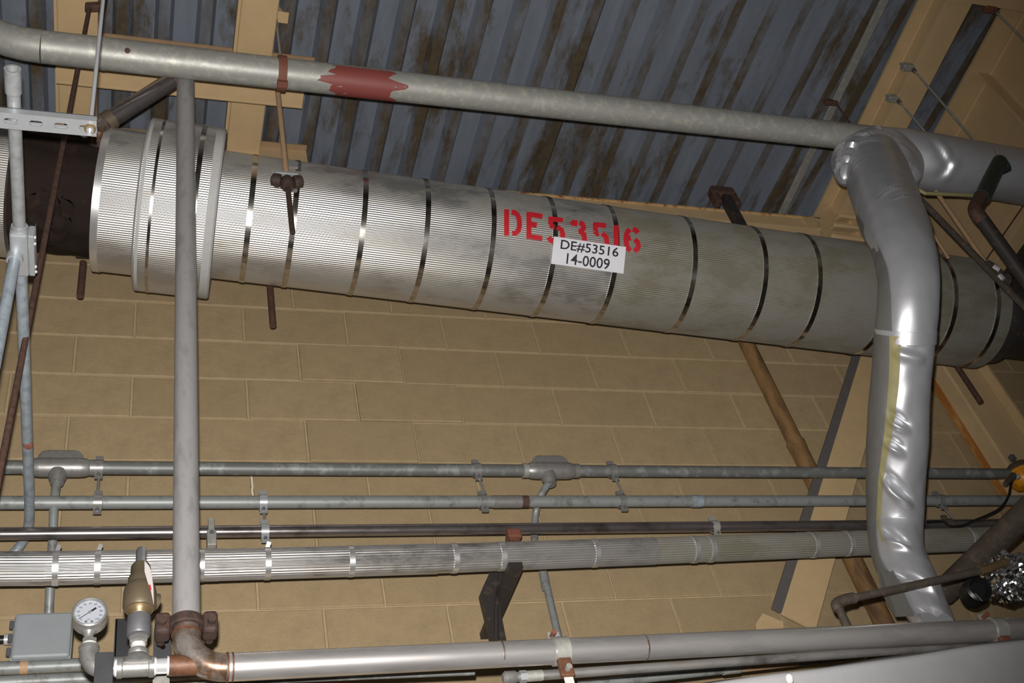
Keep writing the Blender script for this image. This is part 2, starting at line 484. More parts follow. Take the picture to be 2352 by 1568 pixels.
# rafters (run towards the wall)
def rafter_pt(x, y, d): return V(x + 0.075*(y+0.68), y, zroof(y) - d)
def slab(mb, xa, xb, d0, d1, ya=-4.8, yb=-0.01):
    lo = [rafter_pt(xa, ya, d1), rafter_pt(xb, ya, d1), rafter_pt(xb, ya, d0), rafter_pt(xa, ya, d0)]
    return mb.prism(lo, rafter_pt(xa, yb, d1) - rafter_pt(xa, ya, d1))
t = thing('rafter', 'shallow tan steel rafter carrying two rod clamps near the top right', 'rafter', V(3.45, -1, 5.85))
obj('top_flange', slab(MB(), 3.386, 3.52, 0.03, 0.042), 'tan_steel', t, smooth=False)
obj('web', slab(MB(), 3.452, 3.464, 0.042, 0.142), 'tan_steel', t, smooth=False)
obj('fillet', MB().tube([rafter_pt(3.450, -4.8, 0.046), rafter_pt(3.450, -0.02, 0.046)], 0.008, 8), 'tan_steel', t)
obj('bottom_flange', slab(MB(), 3.436, 3.578, 0.142, 0.152), 'tan_steel', t, smooth=False)
t = thing('rafter', 'deep tan steel rafter with a welded stiffener plate at the top right', 'rafter', V(3.97, -1, 5.3))
obj('top_flange', slab(MB(), 3.838, 4.10, 0.03, 0.044), 'tan_steel', t, smooth=False)
obj('web', slab(MB(), 3.966, 3.980, 0.044, 0.85), 'tan_steel', t, smooth=False)
obj('fillet', MB().tube([rafter_pt(3.964, -4.8, 0.05), rafter_pt(3.964, -0.02, 0.05)], 0.010, 8), 'tan_steel', t)
obj('bottom_flange', slab(MB(), 3.84, 4.10, 0.85, 0.865), 'tan_steel', t, smooth=False)
q = P(2240, 152, x=3.90)
obj('stiffener', MB().box((q.x-0.03, q.y-0.008, q.z-0.75), (3.955, q.y+0.006, q.z)), 'tan_steel', t, smooth=False)
ql = P(2348, 480, x=3.96)
obj('splice_joint', MB().bar(P(2352, 470, x=3.958), P(2235, 640, x=3.958), 0.006, 0.004, up=(1, 0, 0)), 'rust', t)
# near cross beam in the top right corner
qa = P(2160, -4, z=5.86); 
t = thing('cross_beam', 'tan cross beam at the very top right corner of the roof', 'beam', V(4.6, qa.y, 5.86))
obj('bottom_flange', MB().box((3.30, qa.y-0.14, 5.855), (6.5, qa.y+0.0, 5.865)), 'tan_steel', t, smooth=False)
obj('web', MB().box((3.30, qa.y-0.074, 5.865), (6.5, qa.y-0.066, 5.99)), 'tan_steel', t, smooth=False)

# column against the wall
cx0 = P(2135, 880, y=-0.004).x
t = thing('column', 'tan steel column against the block wall with an orange rust streak', 'column', V(cx0+0.09, -0.08, 0.0))
dep = -P(2180, 860, x=cx0).y
dep = max(0.10, min(0.2, dep))
cxr = P(2262, 870, y=-dep).x
obj('shaft', MB().box((cx0, -dep, 0), (cxr, 0, 5.9)), 'tan_steel', t, smooth=False, bevel=0.008)
obj('flange', MB().box((cxr, -dep-0.05, 0), (cxr+0.012, -0.0, 5.9)), 'tan_steel', t, smooth=False)
obj('rust_streak', MB().box((cx0-0.006, -0.045, 3.3), (cx0-0.0005, -0.008, 4.86)), 'orange_rust', t, smooth=False)
# knee plate with slats at the eave
t = thing('eave_bracket', 'tan slatted bracket tucked between rafter and silver insulated pipe', 'bracket', P(1940, 560, y=-0.12))
obj('back_plate', MB().prism([P(1880, 505, y=-0.10), P(1955, 420, y=-0.10), P(2010, 560, y=-0.10), P(1900, 570, y=-0.10)], (0, 0.02, 0)), 'tan_steel', t, smooth=False)
for (xa, ya, xb, yb) in ((1935, 468, 1985, 470), (1922, 498, 1990, 506), (1910, 520, 1985, 528), (1905, 545, 2000, 557)):
    obj('slat', MB().bar(P(xa, ya, y=-0.14), P(xb, yb, y=-0.14), 0.05, 0.022, up=(0, -0.5, 1)), 'tan_steel', t, smooth=False, bevel=0.005)

# diagonal brace in front of the wall
t = thing('diagonal_brace', 'tan diagonal steel brace leaning in front of the block wall', 'brace', P(1830, 1425, y=-0.13))
a0, a1 = P(2018, 790, y=-0.10), P(1832, 1428, y=-0.10)
ax = (a1-a0).normalized()
obj('face', MB().bar(a0, a1, 0.012, rad(74, (a0+a1)/2)*2, up=ax.cross(V(0, 1, 0))), 'tan_steel', t, smooth=False)
sd = ax.cross(V(0, 1, 0)).normalized()
if sd.x > 0: sd = -sd
hwid = rad(74, (a0+a1)/2)
lgo = sd*(hwid+0.016)+V(0, -0.004, 0)
obj('leg', MB().bar(a0+lgo, a1+lgo, 0.012, 0.036, up=sd), 'leg_grey', t, smooth=False)
g0 = P(1740, 1432, y=-0.09)
obj('foot_plate', MB().prism([P(1736, 1432, y=-0.09), P(1752, 1408, y=-0.09), P(1800, 1428, y=-0.09), P(1800, 1470, y=-0.09), P(1740, 1470, y=-0.09)], (0, 0.02, 0)), 'tan_steel', t, smooth=False)

# ================================================================== WALL CONDUITS
yc = -0.19
def along_x(px, py, y, xa, xb):
    q = P(px, py, y=y); return V(xa, y, q.z), V(xb, y, q.z)
c1a, c1b = along_x(1000, 1079, yc, -1.4, 3.42)
tag(obj('conduit', MB().tube([c1a, c1b], 0.0215, 16), 'conduit_dark'), 'uppermost grey conduit running along the block wall through two junction fittings', 'conduit')
c2a, c2b = along_x(1000, 1152, yc, -1.4, 4.2)
t = obj('conduit', MB().tube([c2a, c2b], 0.0208, 16), 'conduit_grey')
tag(t, 'second grey conduit from the top, plain, running along the block wall', 'conduit')
q = P(1165, 1152, y=yc)
obj('coupling', MB().tube([q-V(0.05,0,0), q+V(0.05,0,0)], 0.0225, 16), 'cast_alu', t)
obj('stain', MB().tube([q+V(0.05,0,0), q+V(0.075,0,0)], 0.0218, 16), 'rust', t)
q = P(1600, 1152, y=yc)
obj('coupling', MB().tube([V(q.x-0.02, yc, c2a.z), V(q.x+0.02, yc, c2a.z)], 0.0228, 16), 'conduit_blue', t)
r3a, r3b = along_x(800, 1218, -0.20, -1.4, 4.2)
tag(obj('steel_tube', MB().tube([r3a, r3b], 0.0195, 20), 'steel_dark'), 'bare dark steel tube with a shiny streak below the two grey conduits', 'tube')

def clamp(px, cz, y, r, label, mat='galv_bright', drop=None, tabs=(1, 1)):
    x = P(px, 1150, y=y).x if False else px
    o = thing('conduit_clamp', label, 'clamp', V(x, y, cz-r-0.03), 'conduit clamps on the wall')
    obj('strap', MB().ring((x, y, cz), (1, 0, 0), r+0.0003, r+0.004, 0.024, 24), mat, o)
    for s_, on in ((1, tabs[0]), (-1, tabs[1])):
        if on: obj('tab', MB().box((x-0.012, y-0.006, cz+s_*r), (x+0.012, y+0.004, cz+s_*(r+0.022))), mat, o, smooth=False)
    if tabs[1]:
        obj('bolt', MB().lathe((x, y-0.006, cz-r-0.012), (0, -1, 0), [(0, 0.006), (0.005, 0.006), (0.006, 0)], 6), 'iron_grey', o)
    if drop:
        obj('stud', MB().tube([(x+0.002, y, cz-r-0.015), (x+drop[0], y, cz-r-drop[1])], 0.0042, 8), 'zinc', o)
    return o
z1, z2, z3 = c1a.z, c2a.z, r3a.z
def xat(px, py, y): return P(px, py, y=y).x
gap12 = (z1-0.0215) - (z2+0.0208)
clamp(xat(228, 1067, yc), z1, yc, 0.0215, 'dull clamp on the uppermost conduit right of the left junction fitting', 'cast_alu', (0, gap12-0.015))
clamp(xat(1096, 1085, yc), z1, yc, 0.0215, 'dull clamp on the uppermost conduit left of the middle junction fitting', 'cast_alu', (0.012, gap12-0.015))
clamp(xat(1408, 1085, yc), z1, yc, 0.0215, 'dull clamp on the uppermost conduit right of the middle junction fitting', 'cast_alu', (0.012, gap12-0.015))
clamp(xat(225, 1147, yc), z2, yc, 0.0208, 'bright white-metal clamp on the second conduit at the left', 'zinc')
clamp(xat(604, 1152, yc), z2, yc, 0.0208, 'silvery clamp on the second conduit whose stud reaches the steel tube', 'galv_bright', (0.0, z2-z3-0.055))
clamp(xat(1110, 1155, yc), z2, yc, 0.0208, 'clamp on the second conduit below and left of the middle junction fitting', 'cast_alu')
clamp(xat(1428, 1152, yc), z2, yc, 0.0208, 'clamp on the second conduit below and right of the middle junction fitting', 'cast_alu')
clamp(xat(2152, 1140, yc), z2, yc, 0.0208, 'rusty clamp on the second conduit right of the silver insulated pipe', 'cast_alu', (0.02, z2-z3-0.05))
clamp(xat(608, 1220, -0.2), z3, -0.2, 0.0195, 'clamp with a pointed foot on the steel tube', 'galv_bright')
clamp(xat(1642, 1212, -0.2), z3, -0.2, 0.0195, 'grey clamp on the steel tube near the tan diagonal brace', 'galvanised')
clamp(xat(2172, 1195, -0.2), z3, -0.2, 0.0195, 'dark clamp on the steel tube right of the silver insulated pipe', 'dark_pipe')
# short upright clip beside the riser
x = xat(484, 1222, -0.2)
t = thing('pipe_clip', 'upright grey clip gripping the steel tube just right of the tall riser', 'clip', V(x, -0.22, z3-0.07))
obj('strap', MB().box((x-0.009, -0.228, z3-0.02), (x+0.009, -0.216, z3+0.034)), 'galvanised', t, smooth=False, bevel=0.002)
obj('foot', MB().box((x-0.014, -0.236, z3-0.075), (x+0.014, -0.20, z3-0.018)), 'galvanised', t, smooth=False, bevel=0.003)
obj('bolt', MB().lathe((x, -0.236, z3-0.03), (0, -1, 0), [(0, 0.007), (0.005, 0.007), (0.006, 0)], 6), 'iron_grey', t)

def tbody(pxc, label, drop_pts, hub_dx=0.0):
    x = xat(pxc, 1085, yc)
    t = thing('junction_fitting', label, 'fitting', V(x, yc, z1-0.06), 'conduit junction fittings')
    L = 0.088
    obj('body', MB().lathe((x-L, yc, z1), (1, 0, 0), [(0, 0.024), (0.012, 0.029), (0.03, 0.031), (2*L-0.03, 0.031), (2*L-0.012, 0.029), (2*L, 0.024)], 20), 'cast_alu', t)
    poly = []
    for (dx, dz) in ((-0.068, 0.01), (-0.066, 0.036), (-0.054, 0.052), (-0.04, 0.056), (0.04, 0.056), (0.054, 0.052), (0.066, 0.036), (0.068, 0.01)):
        poly.append((x+dx, yc-0.022, z1+dz))
    obj('cover', MB().prism(poly, (0, 0.05, 0)), 'cast_alu', t, smooth=False, bevel=0.006)
    for s in (-1, 1):
        obj('collar', MB().tube([(x+s*L, yc, z1), (x+s*(L+0.018), yc, z1)], 0.0265, 18), 'galvanised' if s < 0 else 'cast_alu', t)
    hx = x + hub_dx
    obj('hub', MB().lathe((hx, yc, z1-0.02), (0, 0, -1), [(0, 0.028), (0.02, 0.027), (0.034, 0.022), (0.044, 0.02)], 18), 'cast_alu', t)
    return x, hx
xa, hx = tbody(137, 'cast junction fitting on the uppermost conduit at the far left', None, -0.005)
bx_top = P(112, 1418, y=-0.06)
tag(obj('drop_conduit', MB().tube(smoothpath([(hx, yc, z1-0.05), (hx-0.002, yc, z2), P(121, 1240, y=-0.15), P(115, 1350, y=-0.1), bx_top], 6), 0.0135, 14), 'conduit_grey'),
    'thin grey conduit dropping from the left junction fitting to the grey box', 'conduit')
xb, hx = tbody(1266, 'cast junction fitting on the uppermost conduit in the middle of the wall', None, -0.015)
t = obj('drop_conduit', MB().tube(smoothpath([(hx, yc, z1-0.05), P(1241, 1140, y=-0.17), P(1230, 1180, y=-0.12), P(1228, 1240, y=-0.10), P(1240, 1290, y=-0.10), P(1252, 1330, y=-0.10), P(1268, 1400, y=-0.10), P(1292, 1500, y=-0.10)], 6), 0.0125, 14), 'conduit_grey')
tag(t, 'thin bent grey conduit dropping from the middle junction fitting', 'conduit')
obj('coupling', MB().tube([P(1248, 1316, y=-0.10), P(1255, 1352, y=-0.10)], 0.0158, 14), 'conduit_grey', t)

# grey box with its conduits, bottom left
fa = P(36, 1414, y=-0.11); fb = P(160, 1512, y=-0.11)
t = thing('junction_box', 'grey painted steel junction box on the wall beside the pressure gauge', 'box', V((fa.x+fb.x)/2, -0.06, fb.z))
obj('cover', MB().box((fa.x, -0.125, fb.z), (fb.x, -0.108, fa.z)), 'box_grey', t, smooth=False, bevel=0.008)
obj('case', MB().box((fa.x-0.004, -0.108, fb.z+0.004), (fb.x+0.003, 0, fa.z-0.004)), 'box_grey', t, smooth=False, bevel=0.004)
for zz in (0.2, 0.5, 0.8):
    obj('hinge', MB().tube([(fa.x-0.008, -0.108, fb.z+(fa.z-fb.z)*zz-0.012), (fa.x-0.008, -0.108, fb.z+(fa.z-fb.z)*zz+0.012)], 0.006, 8), 'iron_grey', t)
q = P(22, 1468, y=-0.06)
t = thing('side_conduit', 'short black cable entering the left side of the grey box', 'cable', q)
obj('cable', MB().tube([(q.x, q.y, q.z), (q.x-0.9, q.y, q.z)], 0.0125, 12), 'black_rubber', t)
obj('lock_nut', MB().tube([(q.x-0.014, q.y, q.z), (fa.x-0.002, q.y, q.z)], 0.016, 12), 'chrome', t)
q = P(100, 1530, y=-0.09)
t = obj('conduit', MB().tube([(-1.5, -0.09, q.z), (0.02, -0.09, q.z)], 0.019, 14), 'conduit_grey')
tag(t, 'scuffed grey conduit just below the grey box', 'conduit')
obj('paint_stain', MB().tube([(q.x-0.06, -0.09, q.z), (q.x-0.04, -0.09, q.z)], 0.0194, 14), 'rod_tan', t)
q = P(150, 1560, y=-0.12)
tag(obj('conduit', MB().tube([(-1.5, -0.12, q.z), (1.0, -0.12, q.z)], 0.018, 14), 'conduit_grey'), 'lowest grey conduit along the bottom left edge', 'conduit')
q = P(900, 1556, y=-0.6)
tag(obj('thin_tubing', MB().tube([P(380, 1574, y=-0.60), P(1090, 1546, y=-0.60)], 0.005, 8), 'conduit_dark'), 'thin dark tubing below the bright lower pipe', 'tubing')

# ================================================================== RIBBED SILVER LINE ON A BRACKET
ys = -0.36
pts = [P(-260, 1307, y=ys), P(100, 1305, y=ys), P(500, 1297, y=ys), P(1000, 1283, y=ys), P(1500, 1265, y=ys), P(2000, 1246, y=ys), P(2300, 1236, y=ys)]
t = thing('jacketed_pipe', 'slim ribbed aluminium-jacketed pipe crossing below the conduits', 'pipe', V(1.0, ys, 3.55))
rs = [0.0455, 0.0452, 0.0445, 0.043, 0.042, 0.041, 0.040]
for i in range(len(pts)-1):
    obj('jacket', MB().ribbed(pts[i], pts[i+1]+(pts[i+1]-pts[i]).normalized()*0.004, rs[i], 34, 0.0011, 8), 'alu_pipe' if i < 4 else 'alu_dusty', t, angle=80)
def on_line(px, plist, y):
    x = P(px, 1280, y=y).x
    for i in range(len(plist)-1):
        if plist[i].x <= x <= plist[i+1].x:
            f = (x-plist[i].x)/(plist[i+1].x-plist[i].x)
            return plist[i].lerp(plist[i+1], f), (plist[i+1]-plist[i]).normalized(), rs[i]*(1-f)+rs[i+1]*f
for px in (131, 226, 461, 612, 803, 1041, 1150, 1366, 1598, 1636, 1878, 1960, 2250):
    q, d, r = on_line(px, pts, ys)
    obj('band', MB().ring(q, d, r, r+0.003, 0.016, 40), 'alu_band_bright', t)
for px in (131, 226, 612):
    q, d, r = on_line(px, pts, ys)
    up = V(0, -0.55, 0.83)
    obj('band_tab', MB().bar(q+up*(r-0.002), q+up*(r+0.018)+V(0.006, 0, 0), 0.012, 0.003, up=(0, -1, 0)), 'zinc', t, smooth=False)

# black bracket that carries it
t = thing('wall_bracket', 'black steel wall bracket under the slim ribbed pipe', 'bracket', P(1145, 1470, y=-0.2))
yb_ = -0.22
poly = [P(a, b_, y=yb_) for a, b_ in ((1132, 1298), (1165, 1296), (1151, 1348), (1150, 1402), (1164, 1476), (1132, 1476), (1104, 1360), (1108, 1350))]
obj('gusset', MB().prism(poly, (0, 0.03, 0)), 'black_iron', t, smooth=False)
obj('rib', MB().tube([P(1153, 1300, y=yb_-0.006), P(1140, 1400, y=yb_-0.006), P(1140, 1474, y=yb_-0.006)], 0.008, 8), 'black_iron', t)
q, d, r = on_line(1172, pts, ys)
obj('arm', MB().box((q.x-0.022, ys-0.03, q.z-r-0.022), (q.x+0.022, 0, q.z-r-0.001)), 'black_iron', t, smooth=False)
q2 = P(1180, 1228, y=-0.30)
obj('top_clip', MB().obox(q2, (1,0,0), (0,1,0), (0,0,1), 0.046, 0.03, 0.034), 'rust_red', t, smooth=False, bevel=0.006)
obj('clip_bolt', MB().tube([q2+V(-0.028, 0, -0.03), q2+V(-0.012, 0, 0.03)], 0.007, 8), 'rust', t)

# ================================================================== BROWN UPRIGHT PIPE
t = thing('brown_pipe', 'rusty brown upright pipe against the wall behind the tan brace', 'pipe', V(2.602, -0.05, 2.4))
obj('shaft', MB().tube([(2.602, -0.052, 2.4), (2.602, -0.052, 5.7)], 0.034, 18), 'brown_pipe', t)
q = P(1855, 1022, y=-0.052)
obj('coupling', MB().tube([(2.602, -0.052, q.z-0.02), (2.602, -0.052, q.z+0.012)], 0.040, 18), 'brown_pipe', t)
obj('sleeve', MB().tube([(2.602, -0.052, 2.4), (2.602, -0.052, q.z-0.02)], 0.037, 18), 'brown_pipe', t)

# ================================================================== THE BIG INSULATED PIPE
YB = -0.53
A0 = P(505, 493, y=YB); A1 = P(2250, 722, y=YB)
BAX = (A1-A0).normalized()
RB = 0.2297
def ub(px, py):
    """station along the big pipe of a spot on its visible face"""
    d = ray(px, py); o = CAM - A0
    dp = d - BAX*d.dot(BAX); op = o - BAX*o.dot(BAX)
    a = dp.dot(dp); b_ = 2*dp.dot(op); c_ = op.dot(op) - RB*RB
    disc = b_*b_ - 4*a*c_
    if disc < 0: disc = 0
    tt = (-b_ - math.sqrt(disc))/(2*a)
    return (o + d*tt).dot(BAX)
def onbig(px, py, lift=0.0):
    """spot of the visible face of the big pipe's jacket"""
    d = ray(px, py); o = CAM - A0; R_ = RB + lift
    dp = d - BAX*d.dot(BAX); op = o - BAX*o.dot(BAX)
    a = dp.dot(dp); b_ = 2*dp.dot(op); c_ = op.dot(op) - R_*R_
    disc = max(b_*b_ - 4*a*c_, 0)
    tt = (-b_ - math.sqrt(disc))/(2*a)
    return CAM + d*tt
def bp(u): return A0 + BAX*u
t = thing('insulated_pipe', 'large aluminium-jacketed insulated pipe with red stencilled number', 'pipe', bp(1.5)-V(0, 0, RB))
BIG = t
uc0, uc1, uc2 = ub(255, 470), ub(318, 480), ub(500, 480)
u_bare0 = ub(12, 440); u_bare1 = ub(212, 470)
stops = [(573, 500), (673, 520), (832, 540), (977, 560), (1128, 585), (1270, 600), (1413, 612), (1594, 632), (1757, 652), (1881, 672)]
us = [ub(*s_) for s_ in stops]
uend = ub(2318, 735)
us2 = us + [us[-1] + 0.30, ub(2195, 700), ub(2292, 720)]
# jacket sheets between overlaps (the stretches alternate very slightly in size)
cuts = [uc2-0.01, us[2], us[4], us[6], us[8], us2[-2], uend]
for i in range(len(cuts)-1):
    obj('jacket_sheet', MB().ribbed(bp(cuts[i]), bp(cuts[i+1]+0.01), RB + (0.0008 if i % 2 else 0.0), 176, 0.0008, 7, segs=1), 'alu_jacket' if i < 3 else 'alu_dusty', t, angle=80)
for u in us2:
    obj('band', MB().ring(bp(u), BAX, RB, RB+0.0035, 0.019, 96), 'alu_band', t)
# flange cover (bigger) and the step beside it
RC, RS = 0.306, 0.253
ucs = ub(232, 470)
obj('step_jacket', MB().ribbed(bp(u_bare1), bp(uc1+0.02), RS, 194, 0.0008, 7), 'alu_jacket', t, angle=80)
obj('step_rim', MB().ring(bp(u_bare1+0.012), BAX, RS-0.03, RS+0.004, 0.024, 96), 'alu_band_bright', t)
obj('flange_cover', MB().ribbed(bp(uc1+0.0), bp(uc2-0.030), RC, 234, 0.0008, 7), 'alu_jacket', t, angle=80)
obj('cover_shoulder', MB().lathe(bp(uc1-0.008), BAX, [(0, RS), (0, RC-0.02), (0.004, RC-0.006), (0.012, RC+0.0012), (0.022, RC+0.0016)], 96, caps=False), 'mastic', t)
obj('cover_end', MB().lathe(bp(uc2-0.034), BAX, [(0, RC+0.0016), (0.026, RC+0.0016), (0.032, RC-0.004), (0.034, RB-0.005)], 96, caps=False), 'mastic', t)
obj('cover_band', MB().ring(bp(uc1+0.045), BAX, RC, RC+0.0025, 0.010, 96), 'alu_band', t)
obj('cover_band', MB().ring(bp(uc2-0.075), BAX, RC, RC+0.0035, 0.017, 96), 'alu_band', t)
# bare stretch and the next jacket on the left
mb = MB(); n = 64
prof = []
for g in range(25):
    u = u_bare0 + (u_bare1+0.05-u_bare0)*g/24
    prof.append(u)
v = []; ax, e1, e2 = frame(BAX)
for u in prof:
    for k in range(n):
        an = 2*math.pi*k/n
        p_ = bp(u) + (e1*math.cos(an)+e2*math.sin(an))
        rr = 0.206 + 0.010*noise.noise(p_*5.0) + 0.005*noise.noise(p_*19.0)
        v.append(bp(u) + (e1*math.cos(an)+e2*math.sin(an))*rr)
fcs = [(g*n+k, g*n+(k+1) % n, (g+1)*n+(k+1) % n, (g+1)*n+k) for g in range(24) for k in range(n)]
mb.add(v, fcs); obj('bare_stretch', mb, 'dark_bare', t)
def blob(c_, sx, sy, sz, seed, nu=40, nv_=28, a1_=0.22, a2_=0.16):
    mb = MB(); c_ = Vector(c_)
    for i in range(nv_+1):
        ph = math.pi*i/nv_
        for k in range(nu):
            th = 2*math.pi*k/nu
            d = V(math.sin(ph)*math.cos(th), math.sin(ph)*math.sin(th), math.cos(ph))
            rr = 1 + a1_*noise.noise(d*3.2+V(3, 1, seed)) + a2_*(1-2*abs(noise.noise(d*6.0+V(seed, 0, 0))))
            mb.v.append(c_ + V(d.x*sx, d.y*sy, d.z*sz)*rr)
    for i in range(nv_):
        for k in range(nu):
            k2 = (k+1) % nu; mb.f.append([i*nu+k, i*nu+k2, (i+1)*nu+k2, (i+1)*nu+k]); mb.mi.append(0)
    return mb
obj('torn_lagging', blob(bp((u_bare0+u_bare1)/2-0.03)+V(0, -0.02, -0.19), 0.085, 0.10, 0.035, 5.0, 30, 20, 0.35, 0.2), 'dark_bare', t, angle=70)
obj('old_plaster', MB().lathe(bp(u_bare1-0.04)+V(0, -0.15, 0.13), (0.2, -0.8, 0.55), [(-0.02, 0.05), (0.01, 0.045), (0.025, 0.03), (0.03, 0.0)], 12), 'mastic', t)
obj('left_jacket', MB().ribbed(bp(u_bare0-1.4), bp(u_bare0), 0.243, 186, 0.0008, 6), 'alu_jacket', t, angle=80)
# dark end beyond the jacket, right
obj('end_flange', MB().lathe(bp(uend), BAX, [(0, 0.19), (0.015, 0.20), (0.09, 0.20), (0.10, 0.17), (0.5, 0.165)], 40), 'black_iron', t)

# stencilled number: strokes painted on the jacket
def ribbon(mb, pts2, wpx, lift):
    q = []
    pp = [Vector((a, b_, 0)) for a, b_ in pts2]
    out = []
    for i in range(len(pp)-1):
        n_ = max(1, int((pp[i+1]-pp[i]).length/4))
        for k in range(n_): out.append(pp[i].lerp(pp[i+1], k/n_))
    out.append(pp[-1])
    base = len(mb.v)
    m_ = 4
    for i, p_ in enumerate(out):
        a = out[max(0, i-1)]; b_ = out[min(len(out)-1, i+1)]
        d = (b_-a).normalized(); nn = Vector((-d.y, d.x, 0))
        for k in range(m_+1):
            s_ = p_ + nn*wpx*(k/m_-0.5)
            mb.v.append(onbig(s_.x, s_.y, lift))
    for i in range(len(out)-1):
        for k in range(m_):
            a = base+i*(m_+1)+k
            mb.f.append([a, a+1, a+m_+2, a+m_+1]); mb.mi.append(0)
def cr(x, y): return (1130 + x/6.357, 460 + y/6.357)
def curve(cx, cy, rx, ry, a0, a1, n=14):
    return [(cx+rx*math.cos(math.radians(a0+(a1-a0)*i/n)), cy+ry*math.sin(math.radians(a0+(a1-a0)*i/n))) for i in range(n+1)]
def strokes(lst, wd):
    mb = MB()
    for s_ in lst: ribbon(mb, [cr(*q) for q in s_], wd, 0.0036)
    return mb
W_ = 11.5
letters = [
    [[(214, 130), (214, 515)], [(285, 170), (330, 175), (375, 215), (400, 290), (402, 370), (385, 440), (345, 480), (295, 485)]],
    [[(540, 172), (540, 560)], [(540, 200), (738, 232)], [(540, 345), (655, 362)], [(540, 525), (735, 555)]],
    [[(858, 240), (858, 355)], [(830, 268), (1035, 290)], [(858, 350), (880, 385), (915, 385)], [(955, 390), (1015, 430), (1035, 500), (1020, 580), (960, 625)], [(830, 535), (855, 580), (900, 610)]],
    [[(1155, 355), (1195, 315), (1225, 310), (1200, 375)], [(1275, 320), (1325, 350), (1340, 400), (1310, 445), (1262, 455)], [(1290, 455), (1345, 500), (1350, 570), (1330, 640), (1270, 660)], [(1160, 570), (1185, 630), (1225, 655)]],
    [[(1510, 330), (1510, 445)], [(1480, 352), (1665, 370)], [(1505, 445), (1540, 490), (1560, 480)], [(1610, 480), (1665, 535), (1680, 610), (1660, 680), (1600, 705)], [(1490, 610), (1520, 670), (1555, 695)]],
    [[(1813, 362), (1813, 700)]],
    [[(2015, 420), (1975, 460), (1955, 540), (1960, 620), (1985, 700), (2020, 735)], [(2055, 420), (2100, 435), (2130, 475)], [(1970, 560), (2025, 545)], [(2085, 570), (2125, 610), (2140, 660), (2125, 710), (2075, 740)]],
]
for L_ in letters:
    o = obj('stencil_character', strokes(L_, W_), 'red_paint', BIG); o['label'] = 'red stencilled character'
# white sticker with black print
SQ = [(1272.4, 542.6), (1438, 567), (1432, 628.3), (1265.6, 605.5)]
def stick(a, b_):
    return ((SQ[0][0]*(1-a)+SQ[1][0]*a)*(1-b_) + (SQ[3][0]*(1-a)+SQ[2][0]*a)*b_, (SQ[0][1]*(1-a)+SQ[1][1]*a)*(1-b_) + (SQ[3][1]*(1-a)+SQ[2][1]*a)*b_)
mb = MB(); nx, ny = 18, 10
for lift in (0.0052, 0.0030):
    for j in range(ny+1):
        for i in range(nx+1):
            mb.v.append(onbig(*stick(i/nx, j/ny), lift))
for lay in range(2):
    for j in range(ny):
        for i in range(nx):
            a = lay*(nx+1)*(ny+1) + j*(nx+1)+i
            mb.f.append([a, a+1, a+nx+2, a+nx+1]); mb.mi.append(0)
so = obj('sticker', mb, 'sticker_white', BIG); so['label'] = 'white sticker with black print'

def text_mesh(txt, bold=0.0):
    cu = bpy.data.curves.new('txt', 'FONT'); cu.body = txt; cu.size = 1.0; cu.offset = bold; cu.resolution_u = 3
    o = bpy.data.objects.new('txt', cu); COL.objects.link(o)
    bpy.context.view_layer.update()
    dg = bpy.context.evaluated_depsgraph_get()
    me = bpy.data.meshes.new_from_object(o.evaluated_get(dg))
    bpy.data.objects.remove(o, do_unlink=True)
    bm = bmesh.new(); bm.from_mesh(me); bpy.data.meshes.remove(me)
    xs = [q.co.x for q in bm.verts]; yy = [q.co.y for q in bm.verts]
    x0, x1, y0, y1 = min(xs), max(xs), min(yy), max(yy)
    for i in range(1, 8):
        g = bm.verts[:] + bm.edges[:] + bm.faces[:]
        bmesh.ops.bisect_plane(bm, geom=g, plane_co=(0, y0+(y1-y0)*i/8, 0), plane_no=(0, 1, 0))
    bm.verts.ensure_lookup_table()
    vv = [((q.co.x-x0)/(x1-x0), (q.co.y-y0)/(y1-y0)) for q in bm.verts]
    for i, q in enumerate(bm.verts): q.index = i
    ff = [[q.index for q in f.verts] for f in bm.faces]
    bm.free(); return vv, ff
def print_on_sticker(txt, a0, a1, b0, b1):
    vv, ff = text_mesh(txt, 0.012); mb = MB()
    mb.v = [onbig(*stick(a0+(a1-a0)*x_, b1+(b0-b1)*y_), 0.0060) for x_, y_ in vv]
    mb.f = ff; mb.mi = [0]*len(ff)
    obj('printing', mb, 'ink_black', so, smooth=False)
print_on_sticker('DE#53516', 0.105, 0.905, 0.07, 0.45)
print_on_sticker('14-0009', 0.205, 0.80, 0.53, 0.93)

# ------------------------------------------------------------------ hangers of the big pipe
YR = -0.88                          # riser and lower line
YH = -0.965                         # galvanised header and its hangers, a little nearer to the room
tz = P(1000, 208, y=YH).z           # height of the galvanised pipe
YG = YB - RB - 0.032                # hanger rods pass just in front of the big jacket
q = P(662, 440, y=YG); xf = q.x
t = thing('pipe_hanger', 'brown hanger rod and cast eye in front of the large insulated pipe', 'pipe hanger', V(xf, YG, P(670, 532, y=YG).z))
zlow = P(670, 532, y=YG).z; zear = P(656, 412, y=YG).z; zplate = P(655, 380, y=YG).z
obj('upper_rod', MB().tube([(xf, YG, zear), (xf, YG, tz+0.19)], 0.0098, 12), 'rod_tan', t)
obj('lower_rod', MB().tube([(xf, YG, zlow), (xf, YG, zear)], 0.0095, 12), 'dark_rust', t)
ze = zear
mb = MB()
mb.lathe((xf, YG, ze-0.05), (0, 0, 1), [(0, 0.018), (0.012, 0.023), (0.02, 0.027), (0.035, 0.024), (0.05, 0.02), (0.06, 0.014)], 12)
for s in (-1, 1):
    mb.lathe((xf+s*0.022, YG, ze-0.012), (s, 0, 0.25), [(0, 0.022), (0.014, 0.024), (0.03, 0.02), (0.034, 0.01)], 10)
obj('eye_nut', mb, 'dark_rust', t)
